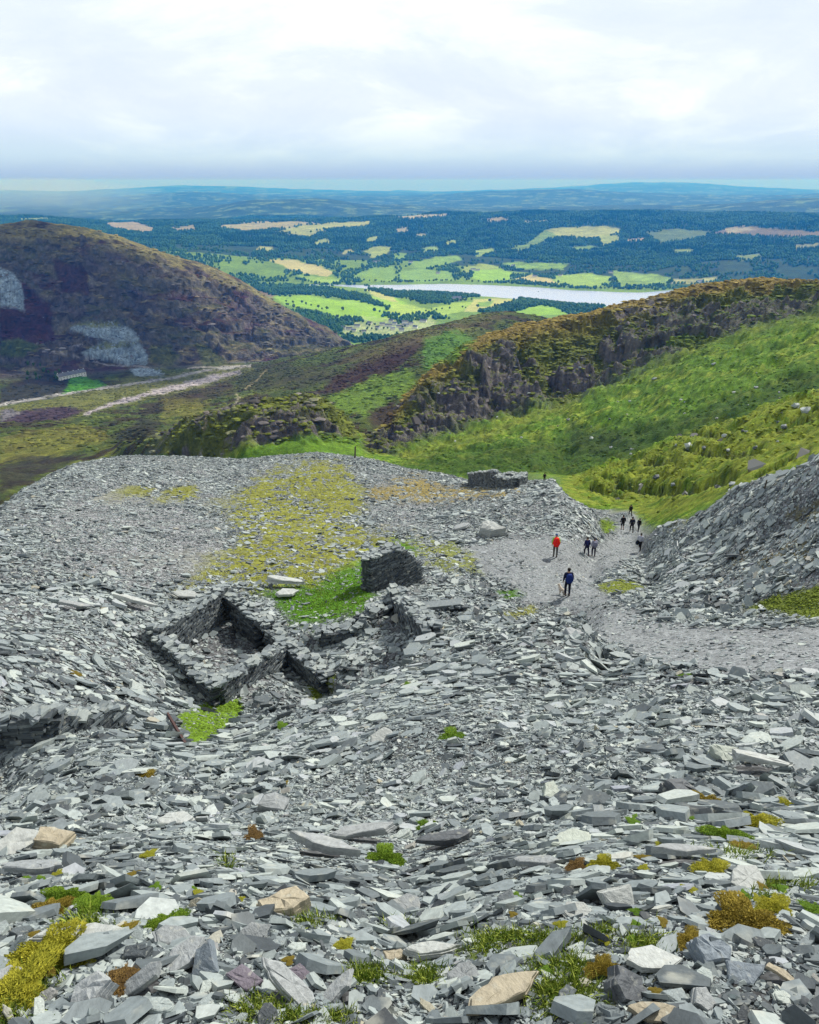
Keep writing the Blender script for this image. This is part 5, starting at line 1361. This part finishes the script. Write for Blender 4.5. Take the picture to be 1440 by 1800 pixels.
def plants(name, mask, spacing, v0, v1, h, rad, gain, tint=(1, 1, 1), sides=5):
    P, ii, jj = cells(mask, spacing, v0, v1); n = len(P)
    if not n: return
    s = rng.uniform(.6, 1.5, n)
    P[:, 2] -= .1*h
    v, f, ls, lt, _ = crowns(P, h*s, rad*s*rng.uniform(.8, 1.3, n), np.zeros(n), np.zeros(n), sides)
    c = C[ii, jj]*rng.uniform(gain[0], gain[1], (n, 1))*np.array(tint)
    c = np.repeat(c, 3*sides, axis=0)*rng.uniform(.8, 1.25, (n*3*sides, 1))
    me = gmesh(name, v, f, ls, lt, MAT_VEG); face_hue(me, np.clip(c, .004, .8)); print(name, n)
    link(name, me, kind='stuff')
def rocks(name, mask, spacing, v0, v1, size, col, var):
    P, ii, jj = cells(mask, spacing, v0, v1); n = len(P)
    nn = np.tile(np.array([[0, 0, 1.0]]), (n, 1))+rng.normal(0, .25, (n, 3)); nn[:, 1] -= .35; nn /= np.linalg.norm(nn, axis=1, keepdims=True)
    sz = size*np.clip(np.exp(rng.normal(0, .5, n)), .4, 2.6)
    v, f, ls, lt, _ = stone_arrays(P, nn, sz, np.zeros(n), np.abs(rng.normal(0, .4, n)), rng.uniform(.5, .9, n), rng.uniform(.5, 1.1, n), 5)
    c = np.repeat(np.array(col)[None]*rng.uniform(1-var, 1+var, (n, 1)), 7, axis=0)*rng.uniform(.85, 1.15, (n*7, 1))
    me = gmesh(name, v, f, ls, lt, MAT_ROCKS); face_hue(me, c); print(name, n)
    link(name, me, kind='stuff')
NB = .5+.5*np.clip(n_b*1.6+n_c*.8, -1, 1)
plants('tussock_grass', M_HUM*sstep(.35, .7, NB), 1.0, 11.6, 13.6, .22, .34, (.7, 1.25))
plants('turf', GRASS*(VV < 11.9)*(GR > 45), .30, 4.0, 11.9, .05, .17, (.72, 1.28), (1, 1, 1), 4)
rocks('hummock_rocks', SCARP, 4.2, 11.6, 13.3, .55, (.20, .20, .19), .4)
plants('turf', GRASS*(GR > 14)*(GR <= 45), .085, 4.0, 9.6, .035, .05, (.75, 1.5), (1, 1, 1), 4)
plants('slope_grass', M_SLOPE*sstep(.3, .7, NB), 2.6, 13.6, 15.3, .3, .55, (.8, 1.2))
plants('moor_heather', band(15.2, 19.7, .3)*sstep(.35, .75, NB)*(1-rk*M_CRAG), 4.2, 15.0, 19.8, 1.0, 1.9, (.5, 1.35))
plants('fell_bracken', M_FELL*sstep(.4, .8, NB)*(1-SPOIL), 8.5, 20.0, 22.2, 2.2, 4.0, (.5, 1.5))
plants('crag_grass', (M_CRAG+M_KNOLL)*(1-rk), 2.2, 15, 16.6, .7, 1.1, (.6, 1.5))
rocks('crag_rocks', (M_CRAG+.8*M_KNOLL)*rk, 7.0, 15, 16.3, 1.1, (.125, .112, .11), .5)
rocks('fell_rocks', M_FELL*sstep(.35, .8, STEEP+.2*n_c)*sstep(.0, .5, n_b), 17, 20, 22.2, 2.3, (.20, .19, .20), .45)
rocks('quarry_waste', SPOIL, 5.0, 19, 22.2, 1.5, (.24, .29, .33), .5)
# ------------------------------------------------------------------ big slabs of the foreground, moss, turf
def const_slate(name, c):
    m = slate_mat(name, 'object', detail=8.0); r = [n for n in m.node_tree.nodes if n.type == 'VALTORGB'][0]
    for e in r.color_ramp.elements:
        k = .88+.24*e.position; e.color = tuple(min(1, x*k) for x in c)+(1,)
    return m
TONES = {'grey': (.26, .28, .285), 'pale': (.40, .42, .40), 'mid': (.34, .36, .36), 'dark': (.10, .11, .12), 'blue': (.19, .225, .255), 'tan': (.36, .315, .225), 'purple': (.15, .13, .16), 'green': (.40, .44, .38)}
MAT_TONE = {k: const_slate('slate_'+k, c) for k, c in TONES.items()}
def slab_proto(seed, asp, thick, corners, rough=.05):
    """one split slate: an angular outline, stepped along its cleavage, top face broken by a few facets"""
    rs = np.random.default_rng(seed)
    ang = np.sort((np.arange(corners)+rs.uniform(-.33, .33, corners))*2*np.pi/corners)
    rad = rs.uniform(.78, 1.12, corners)
    pts = []
    for i in range(corners):
        a = np.array([math.cos(ang[i])*rad[i], math.sin(ang[i])*rad[i]*asp]); j = (i+1) % corners
        b = np.array([math.cos(ang[j])*rad[j], math.sin(ang[j])*rad[j]*asp])
        for t in (0, .38, .72): pts.append(a*(1-t)+b*t+(rs.normal(0, rough*.5, 2) if t else 0))
    pts = np.array(pts); n = len(pts)
    rings = []; z = -thick/2; nl = int(rs.integers(2, 4))
    sh = np.zeros(2)
    for l in range(nl):
        dz = thick/nl; sc = 1+rs.uniform(-.07, .05)-.03*l; sh = sh+rs.uniform(-.03, .03, 2)
        o = 1+rs.normal(0, .018, (n, 1))
        rings.append(np.c_[pts*sc*o+sh, np.full(n, z+.004)]); rings.append(np.c_[pts*sc*o*.995+sh, np.full(n, z+dz-.004)]); z += dz
    tilt = rs.uniform(-.10, .10, 2)
    for r_ in rings[-1:]: r_[:, 2] += r_[:, :2]@tilt
    inner = np.c_[pts*.90*sc+sh, np.full(n, thick/2+thick*.10)]; inner[:, 2] += inner[:, :2]@tilt+rs.normal(0, thick*.05, n)
    inner2 = np.c_[pts*.45*sc+sh+rs.normal(0, .03, (n, 2)), np.full(n, thick/2+thick*.14)]; inner2[:, 2] += inner2[:, :2]@tilt+rs.normal(0, thick*.05, n)
    rings += [inner, inner2]
    v = np.concatenate(rings+[np.array([[sh[0], sh[1], thick/2+thick*.12]])]); f, lt = list(range(n))[::-1], [n]
    for k in range(len(rings)-1):
        for i in range(n):
            j = (i+1) % n; f += [k*n+i, k*n+j, (k+1)*n+j, (k+1)*n+i]; lt.append(4)
    k = len(rings)-1
    for i in range(n): f += [k*n+i, k*n+(i+1) % n, len(v)-1]; lt.append(3)
    return v, np.array(f), np.array(lt)
_sl = {}
def slab_mesh(kind, tone):
    key = (kind, tone)
    if key not in _sl:
        shape, seed = kind
        a, t, c = {'plate': (.62, .16, 6), 'long': (.36, .18, 6), 'block': (.72, .55, 5), 'wedge': (.80, .34, 4), 'round': (.72, .38, 8), 'strip': (.24, .12, 5)}[shape]
        v, f, lt = slab_proto(seed*31+hash(shape) % 7 if False else seed*31+len(shape), a, t, c)
        ls = np.concatenate([[0], np.cumsum(lt)[:-1]])
        _sl[key] = gmesh('slate_stone', v, f, ls, lt, MAT_TONE[tone] if tone else MAT_SLAB, False)
    return _sl[key]
def slab(px, py, w, kind, tone, label, group=None, tilt=(0, 0), spin=0.0, lift=.3, name='slate_stone', cat='slab'):
    """w: length in photo pixels; tilt: towards the camera, sideways (radians); spin about the surface normal"""
    p = hit(px, py, 1.0)
    d = p.y*CP-p.z*SP; L = w*d/FPX/2*1.18
    n = normal_at(p.x, p.y, .5)
    n = (n*.75+Vector((0, 0, .25))+Vector((0, -math.tan(tilt[0]), 0))+Vector((math.tan(tilt[1]), 0, 0))).normalized()
    x = Vector((math.cos(spin), math.sin(spin), 0)); x = (x-n*x.dot(n)).normalized(); y = n.cross(x)
    o = link(name, slab_mesh(kind, tone), label=label, category=cat)
    if group: o['group'] = group
    M = Matrix((x, y, n)).transposed().to_4x4(); M.translation = p+n*L*lift
    o.matrix_world = M@Matrix.Diagonal((L, L, L, 1))
    return o, p, L
HAND = [
 (1078,1592,82,('wedge',1),'pale',(.75,.15),1.2,'large pale triangular slate standing on edge beside small green tufts'),
 (1306,1556,70,('round',2),'pale',(.45,.2),.4,'rounded pale block beside the small yellow moss cushion'),
 (1200,1518,130,('strip',3),'mid',(.12,.05),.05,'long flat grey slab left of the yellow moss'),
 (498,1606,84,('block',4),'tan',(.35,-.15),.15,'pale blocky slate with a rusty brown end'),
 (560,1503,120,('long',5),'mid',(.2,.1),-.2,'broad grey slab at the middle left with a dark undercut'),
 (88,1492,76,('block',6),'tan',(.35,.2),.3,'tan stained block near the left edge'),
 (505,1748,115,('long',7),'mid',(.5,.35),-.55,'long smooth grey slab lying diagonally at the bottom'),
 (441,1652,66,('plate',8),'grey',(.65,.1),.8,'smooth square grey slate leaning upright near the bottom left'),
 (692,1690,42,('block',9),'tan',(.3,0),.1,'small square sandy block on the fine chips'),
 (598,1752,95,('long',10),'mid',(.35,-.45),.65,'pale grey slab leaning up to the right at the bottom'),
 (893,1594,52,('plate',11),'grey',(.85,.0),1.4,'smooth rounded grey slate standing upright in the lower middle'),
 (1015,1610,56,('plate',12),'pale',(.55,.3),.3,'pale slate with a bright split face left of the triangular one'),
 (942,1528,78,('long',13),'grey',(.1,.1),.1,'flat dark edged slab above the upright rounded slate'),
 (965,1402,48,('block',14),'green',(.5,.3),1.0,'pale greenish block standing out of the middle scree'),
 (752,1688,100,('long',15),'pale',(.2,.05),.15,'long whitish slab beside the bottom grass'),
 (816,1722,56,('round',16),'grey',(.5,0),.5,'rounded grey cobble beside the whitish slab'),
 (888,1762,130,('long',17),'tan',(.3,.1),.5,'long tan and white slab at the bottom right of centre'),
 (1148,1698,84,('plate',18),'pale',(.2,.1),.2,'white flat stone among grass in the lower right'),
 (1088,1742,92,('block',19),'dark',(.6,.5),-.5,'dark tilted block with a shaded face at the bottom right'),
 (1242,1684,78,('block',20),'blue',(.4,.1),.2,'split blue grey block under the golden brown moss'),
 (1306,1716,66,('wedge',21),'blue',(.5,-.1),.5,'blue grey wedge right of the split block'),
 (1370,1724,82,('strip',22),'tan',(.35,.25),-.4,'long sandy coloured splinter at the bottom right'),
 (1228,1766,52,('block',23),'mid',(.5,.2),.9,'pointed grey block near the bottom right corner'),
 (1150,1792,80,('plate',24),'tan',(.25,.1),.1,'pale tan slab cut by the bottom edge of the photo'),
 (1332,1356,125,('strip',25),'pale',(.12,.1),-.08,'very long pale slab at the right of the middle scree'),
 (330,1692,92,('plate',26),'mid',(.35,-.3),.5,'large slate on top of the jumbled heap at bottom left'),
 (252,1736,96,('long',27),'grey',(.5,-.3),.6,'long slab on the near side of the jumbled heap'),
 (362,1706,80,('wedge',28),'blue',(.65,-.35),.9,'steeply tilted blue grey slab in the jumbled heap'),
 (300,1655,70,('plate',29),'grey',(.3,.2),.1,'flat grey slab crowning the back of the jumbled heap'),
 (170,1752,82,('block',30),'mid',(.5,-.4),.3,'thick slab propping the left end of the jumbled heap'),
 (430,1730,60,('wedge',31),'purple',(.5,.2),.2,'small purple slate in the jumbled heap'),
 (60,1542,104,('long',32),'grey',(.15,.1),-.05,'flat dark grey slab near the left edge above the red stemmed moss'),
 (22,1502,86,('wedge',33),'pale',(.4,.3),.5,'big pale slab cut by the left edge'),
 (132,1668,150,('strip',34),'pale',(.15,.05),.12,'long white flat slab above the yellow moss bank'),
 (18,1742,80,('round',35),'mid',(.5,.2),.4,'rounded grey block at the left edge beside the yellow moss'),
 (522,1718,44,('block',36),'purple',(.4,.3),.3,'dark purple block behind the diagonal slab'),
 (780,1488,95,('long',37),'dark',(.25,.2),.35,'dark slab on the rise in the lower middle'),
 (640,1478,100,('long',38),'mid',(.2,-.1),.15,'broad pale grey slab behind the bright green moss'),
 (480,1425,60,('block',39),'grey',(.35,.2),.2,'grey block beside the brown mossy stone'),
 (310,1450,64,('plate',40),'pale',(.3,.1),.0,'pale slab with a dark shadow under its lip'),
 (670,1300,44,('plate',41),'pale',(.6,.2),.8,'pale slab standing upright in the middle of the scree'),
 (1005,1485,62,('plate',42),'green',(.3,.1),.3,'greenish slab on the right of the lower rise'),
 (705,1600,62,('plate',43),'grey',(.35,.1),.6,'square grey slate lying in the lower middle'),
 (1190,1400,70,('block',44),'dark',(.4,.3),.2,'dark block beside the upper yellow moss'),
 (1265,1335,56,('block',45),'green',(.5,.1),.4,'upright greenish block beside the very long pale slab'),
 (500,1033,66,('long',46),'pale',(.0,.05),.0,'big white slab lying on the green turf by the ruin'),
 (505,1049,44,('plate',47),'pale',(.0,.0),.2,'smaller white slab in front of the big white one'),
 (860,940,52,('block',48),'pale',(.15,.0),-.2,'big pale slab at the foot of the slate bank'),
 (812,930,34,('plate',49),'mid',(.1,.0),.2,'flat grey slab left of the big pale slab'),
 (235,1068,72,('strip',50),'pale',(.05,.0),.08,'long pale slab on the left of the platform'),
 (130,1072,60,('strip',51),'mid',(.05,.0),.1,'long grey slab near the left end of the platform'),
 (325,1053,46,('plate',52),'pale',(.05,.0),.1,'pale flat slab just behind the ruin wall'),
 (1004,1120,36,('block',53),'grey',(.4,.1),.3,'square grey block at the end of the rubble mound'),
]
def build_slabs():
    for px, py, w, kind, tone, tilt, spin, label in HAND:
        o, p, L = slab(px, py, w, kind, tone, label, None, tilt, spin, .32)
        EXCL.append((p.x, p.y, L*.55))
    lab, g = 'angular grey slate slab lying among smaller broken slates in the foreground', 'large loose slabs of the foreground scree'
    shapes = ['plate', 'plate', 'long', 'long', 'block', 'wedge', 'round', 'strip']
    n = 0; taken = [(h[0], h[1], h[2]) for h in HAND]
    for tries in range(4000):
        if n >= 244: break
        py = 1360+440*random.random()**.8; px = random.uniform(-10, 1450)
        w = random.uniform(30, 56)*(.55+.45*(py-1360)/440)
        if any(abs(px-a)*1.0 < (w+c)*.42 and abs(py-b) < (w+c)*.26 for a, b, c in taken): continue
        q = hit(px, py, 1.0); az = math.atan2(q.x, q.y)
        i = int(np.interp(math.log(math.hypot(q.x, q.y)), LG[:, 600], np.arange(NR))); j = int(np.interp(az, AZ, np.arange(NC)))
        if GRASS[i, j] > .5: continue
        taken.append((px, py, w)); n += 1
        o, p, L = slab(px, py, w, (random.choice(shapes), random.randint(1, 5)), None, lab, g, (random.gauss(.22, .25), random.gauss(0, .25)), random.uniform(0, 6.28), random.uniform(.15, .4))
        EXCL.append((p.x, p.y, L*.4))
build_slabs()
MAT_MOSS = {'yellow': leaf_mat('yellow_moss', (.13, .14, .012), (.54, .50, .055)), 'green': leaf_mat('green_moss', (.05, .11, .01), (.27, .40, .04)), 'gold': leaf_mat('golden_moss', (.10, .075, .012), (.44, .34, .06)), 'brown': leaf_mat('brown_moss', (.05, .03, .012), (.30, .19, .06))}
def moss_mesh(tone, seed, n=3600):
    """a cushion of small leafy sprigs over a low uneven dome"""
    rs = np.random.default_rng(seed)
    a = rs.uniform(0, 2*np.pi, n); r = np.sqrt(rs.random(n))
    edge = 1+.28*np.sin(a*3+seed)+.18*np.sin(a*5+seed*2)+.12*np.sin(a*9+seed*3)
    x, y = r*np.cos(a)*edge, r*np.sin(a)*edge
    lump = .5+.5*fbm(x*2.2+seed, y*2.2, 3, seed); z = (1-r**2.2)*.34*(.35+1.3*lump)
    nn = np.stack([x*.9, y*.9, np.full(n, .8)], -1)+rs.normal(0, .35, (n, 3)); nn /= np.linalg.norm(nn, axis=1, keepdims=True)
    c = np.stack([x, y, z], -1)
    keep = rs.random(n) < .25+1.1*lump
    x, y, z, lump, nn = x[keep], y[keep], z[keep], lump[keep], nn[keep]; n = len(x)
    c = np.stack([x, y, z], -1)
    t = np.cross(nn, rs.normal(size=(n, 3))); t /= np.linalg.norm(t, axis=1, keepdims=True); b = np.cross(nn, t)
    ln, wd = rs.uniform(.04, .10, (n, 1)), rs.uniform(.014, .032, (n, 1))
    v = np.stack([c-t*wd-nn*.05, c+t*wd-nn*.05, c+nn*ln+b*rs.normal(0, .03, (n, 1)), c-b*wd, c+b*wd+nn*ln*.55], 1)
    f = (np.array([0, 1, 2, 3, 4, 2])[None, :]+(np.arange(n)*5)[:, None])
    tone_f = np.clip(.15+.75*lump+rs.normal(0, .16, n), 0, 1)
    # the solid cushion under the sprigs
    k = 14; rr = np.linspace(0, 1, 6); th = np.arange(k)*2*np.pi/k
    dv = []
    for q in rr:
        e = 1+.28*np.sin(th*3+seed)+.18*np.sin(th*5+seed*2)
        xx, yy = q*np.cos(th)*e*.97, q*np.sin(th)*e*.97
        dv.append(np.stack([xx, yy, (1-q**2.2)*.30*(.75+.4*fbm(xx*2.2+seed, yy*2.2, 3, seed))-.04], -1))
    dv = np.concatenate(dv); off = n*5; df = []
    for q in range(5):
        for i in range(k):
            j = (i+1) % k; a0, a1, b0, b1 = off+q*k+i, off+q*k+j, off+(q+1)*k+i, off+(q+1)*k+j
            df += [a0, b0, b1, a0, b1, a1]
    V_ = np.concatenate([v.reshape(-1, 3), dv]); F = np.concatenate([f.ravel(), np.array(df)]); nf = len(F)//3
    return gmesh('moss_cushion', V_, F, np.arange(nf)*3, np.full(nf, 3), MAT_MOSS[tone], False, np.concatenate([np.repeat(tone_f, 2), np.full(nf-2*n, .12)]))
MOSS = [
 (1310,1632,150,62,'gold','largest golden brown moss cushion at the lower right'), (1215,1665,60,30,'gold','golden moss lobe creeping under the largest cushion'), (1365,1608,70,40,'yellow','yellow moss at the right shoulder of the largest golden cushion'),
 (1330,1458,90,45,'yellow','bright yellow moss cushion on the right slope'), (1275,1478,80,36,'green','dark green and yellow moss strip left of the bright yellow cushion'), (1242,1418,80,34,'gold','golden moss around the dark block on the right'),
 (1385,1420,44,20,'yellow','small yellow moss tuft high at the right edge'), (1062,1528,62,26,'yellow','small bright yellow moss patch above the triangular slate'), (1015,1530,40,24,'brown','small brownish moss patch left of the bright yellow one'),
 (1252,1538,64,38,'yellow','yellow green moss pressed against the rounded pale block'), (1308,1497,40,26,'gold','round straw coloured moss tuft below the yellow cushion'), (1432,1612,50,30,'green','fresh green moss cut by the right edge'), (1430,1465,44,26,'gold','straw coloured moss at the right edge'),
 (90,1690,170,60,'yellow','large bright yellow moss bank at the bottom left'), (30,1755,130,90,'yellow','yellow green moss spilling down the bottom left corner'), (90,1608,80,34,'gold','golden brown moss with a red tinge at the left'), (160,1604,60,44,'green','green moss hummock beside the red tinged moss'), (110,1588,90,24,'green','dark green moss strip above the red tinged moss'),
 (445,1476,40,46,'brown','brown moss covering an upright stone at left centre'), (676,1514,76,34,'green','bright green moss cushion in the lower middle'), (300,1632,80,30,'green','yellow green moss left of the square grey slate'), (222,1646,40,26,'gold','small golden tuft left of the green moss strip'),
 (215,1736,52,90,'brown','dark brown moss hanging in the jumbled heap'), (135,1648,44,60,'yellow','yellow moss trailing over the long white slab'), (752,1456,50,16,'green','small flat green moss patch in the middle scree'), (795,1298,56,26,'green','dark green moss tuft in the middle of the scree'),
 (258,1366,40,16,'gold','small golden moss tuft at the left of the scree'), (605,1672,36,22,'yellow','tiny yellow moss tuft near the bottom grass'), (1205,1190,26,10,'green','small green tuft beside the bend of the path'), (128,1186,28,14,'gold','small rusty moss tuft left of the ruin'), (496,1282,28,24,'green','small olive moss tuft below the ruin'), (718,1210,30,16,'green','small olive moss tuft on the rubble mound'),
 (1060,1712,70,16,'gold','golden moss draped along the edge of the dark tilted block'), (262,1508,30,16,'yellow','tiny yellow moss on the left scree'), (235,1545,24,14,'gold','tiny golden moss beside the flat dark slab')]
for q in range(46):
    rx_, ry_ = random.choice(((random.uniform(20, 1420), random.uniform(1380, 1790)), (random.uniform(900, 1430), random.uniform(1400, 1700)), (random.uniform(20, 420), random.uniform(1480, 1760))))
    MOSS.append((rx_, ry_, random.uniform(14, 30), random.uniform(8, 16), random.choice(('yellow', 'green', 'gold', 'green')), None))
def build_moss():
    for i, (px, py, w, h, tone, label) in enumerate(MOSS):
        p = hit(px, py, 1.0); d = p.y*CP-p.z*SP; L = w*d/FPX/2*.92
        n = normal_at(p.x, p.y, .4); n = (n*.6+Vector((0, -.25, .4))).normalized()
        x = Vector((1, 0, 0)); x = (x-n*x.dot(n)).normalized(); y = n.cross(x)
        o = link('moss_cushion', moss_mesh(tone, i+3, 500 if w < 31 else (1400 if w < 60 else 4000)), label=label or 'tiny '+{'yellow': 'yellow', 'green': 'green', 'gold': 'golden'}[tone]+' moss tuft in a gap between the foreground slates', category='moss')
        if not label: o['group'] = 'tiny '+{'yellow': 'yellow', 'green': 'green', 'gold': 'golden'}[tone]+' moss tufts between slates'
        # depth of the cushion over the ground from its height in the photo
        ky = min(1.6, max(.7, h/w*2.0))
        M = Matrix((x, y, n)).transposed().to_4x4(); M.translation = p+n*.03
        o.matrix_world = M@Matrix.Diagonal((L, L*ky, L*.5, 1))
        EXCL.append((p.x, p.y, L*.55))
build_moss()
MAT_GRASS = leaf_mat('grass_blades', (.06, .12, .012), (.40, .46, .08))
def build_grass():
    spots = [(742,1718,60,30,900),(640,1715,60,30,800),(840,1662,60,30,600),(900,1650,110,24,900),(985,1655,80,24,600),(1130,1662,70,40,800),(985,1750,110,70,1800),(1010,1700,50,40,600),(455,1776,80,40,900),(590,1792,70,24,600),(515,1790,90,24,700),(700,1635,50,20,350),(560,1622,60,16,350),(150,1625,60,30,500),(400,1520,30,24,160),(300,1632,60,20,350),(1290,1505,110,18,500),(1360,1560,60,18,250),(1060,1640,50,20,300),(1340,1580,40,18,200),(540,1625,40,18,250),(225,1640,40,20,200),(60,1720,90,60,900),(20,1780,60,40,500),(1420,1560,40,16,150),(960,1700,60,30,500)]
    bl = []
    for px, py, w, h, n in spots:
        for q in range(n):
            x, y = random.gauss(px, w*.30), random.gauss(py, h*.30)
            bl.append((x, y, random.uniform(8, 26)))
    for q in range(7000):                    # turf of the moss patches and the green by the ruin
        k = random.random()
        if k < .55: x, y = random.gauss(590, 45), random.gauss(1055, 24)
        elif k < .8: x, y = random.gauss(370, 32), random.gauss(1272, 17)
        elif k < .9: x, y = random.gauss(560, 14), random.gauss(1212, 10)
        else: x, y = random.gauss(1400, 50), random.gauss(1062, 16)
        bl.append((x, y, random.uniform(3, 7)))
    vs_, tn = [], []
    for x, y, hp in bl:
        p = hit(x, y, 1.0); d = p.y*CP-p.z*SP; L = hp*d/FPX
        a = random.uniform(0, 6.28); u = Vector((math.cos(a), math.sin(a), 0))*L*.05
        b = Vector((random.gauss(0, .4), random.gauss(-.1, .4), 0))*L
        m = p+Vector((0, 0, L*.55))+b*.35; t = p+Vector((0, 0, L*.85))+b
        vs_ += [p-u, p+u, m+u*.7, m-u*.7, t]
        tn += [random.random()**1.4]*2
    n = len(bl); q = (np.array([0, 1, 2, 3, 3, 2, 4])[None, :]+(np.arange(n)*5)[:, None]).ravel()
    lt = np.tile([4, 3], n); ls = np.concatenate([[0], np.cumsum(lt)[:-1]])
    link('grass', gmesh('grass', np.array([tuple(v) for v in vs_]), q, ls, lt, MAT_GRASS, False, np.array(tn)), kind='stuff')
build_grass()
build_rubble()
# ------------------------------------------------------------------ the air
def build_haze():
    m = bpy.data.materials.new('air'); m.use_nodes = True; nt = m.node_tree; nt.nodes.clear()
    out = N(nt.nodes, 'ShaderNodeOutputMaterial'); pv = N(nt.nodes, 'ShaderNodeVolumePrincipled')
    pv.inputs['Color'].default_value = (.022, .245, .84, 1); pv.inputs['Density'].default_value = 1.0e-4; pv.inputs['Absorption Color'].default_value = (1, 1, 1, 1); pv.inputs['Anisotropy'].default_value = .1
    nt.links.new(pv.outputs[0], out.inputs['Volume'])
    bm = bmesh.new(); bmesh.ops.create_cube(bm, size=1.0)
    for v in bm.verts:
        v.co = Vector((v.co.x*63000, v.co.y*63000, -480 if v.co.z < 0 else 40))
    me = bpy.data.meshes.new('haze'); bm.to_mesh(me); bm.free(); me.materials.append(m)
    link('haze', me, kind='stuff')
build_haze()

# unseen cloud added above the air box to shade part of the fell
def build_shade_cloud():
    m = bpy.data.materials.new('shade_cloud_shell'); m.use_nodes = True; nt = m.node_tree; nt.nodes.clear()
    out = N(nt.nodes, 'ShaderNodeOutputMaterial'); a = N(nt.nodes, 'ShaderNodeBsdfDiffuse'); b = N(nt.nodes, 'ShaderNodeBsdfTranslucent'); x = N(nt.nodes, 'ShaderNodeMixShader')
    a.inputs[0].default_value = (.9, .9, .92, 1); b.inputs[0].default_value = (.8, .82, .85, 1); x.inputs[0].default_value = .45
    nt.links.new(a.outputs[0], x.inputs[1]); nt.links.new(b.outputs[0], x.inputs[2]); nt.links.new(x.outputs[0], out.inputs['Surface'])
    def shade_cloud(target, height, rx, ry, seed, rot):
        c = Vector(target)+sdir*((height-target[2])/sdir.z)
        bm = bmesh.new(); bmesh.ops.create_icosphere(bm, subdivisions=5, radius=1)
        for v in bm.verts:
            n = 1+.55*mnoise.fractal(v.co*1.6+Vector((seed, 0, 0)), 1, 2, 5)
            v.co = Vector((v.co.x*rx*n, v.co.y*ry*n, v.co.z*(120 if v.co.z > 0 else 45)*n))
        me = bpy.data.meshes.new('shade_cloud'); bm.to_mesh(me); bm.free(); me.materials.append(m)
        o = link('shade_cloud', me, kind='structure'); o.location = c; o.rotation_euler.z = rot
    shade_cloud((-640, 1330, -290), 950, 330, 190, 3.0, -.35)
build_shade_cloud()

# a shower drifting over the hills at the left, and mist lying along the farthest ridges
def build_rain():
    def veil(name, px, r, zc, rx, ry, rz, dens, col):
        az = float(pix_dir(px, 330)[0])
        m = bpy.data.materials.new(name); m.use_nodes = True; nt = m.node_tree; nt.nodes.clear()
        out = N(nt.nodes, 'ShaderNodeOutputMaterial'); pv = N(nt.nodes, 'ShaderNodeVolumePrincipled')
        pv.inputs['Color'].default_value = col+(1,); pv.inputs['Density'].default_value = dens; pv.inputs['Absorption Color'].default_value = (1, 1, 1, 1)
        nt.links.new(pv.outputs[0], out.inputs['Volume'])
        bm = bmesh.new(); bmesh.ops.create_icosphere(bm, subdivisions=4, radius=1)
        for v in bm.verts:
            n = 1+.12*mnoise.noise(v.co*1.7+Vector((px*.01, 0, 0)))
            v.co = Vector((v.co.x*rx*n, v.co.y*ry*n, v.co.z*rz))
        me = bpy.data.meshes.new(name); bm.to_mesh(me); bm.free(); me.materials.append(m)
        o = link(name, me, kind='stuff'); o.location = (r*math.sin(az), r*math.cos(az), zc); o.rotation_euler.z = -az
    for k in (1.0, .86, .72, .58, .44):
        veil('rain', 60, 9700, 37-200*k, 1350*k, 1000*k, 198*k, 1.4e-4, (.48, .70, 1.0))
build_rain()
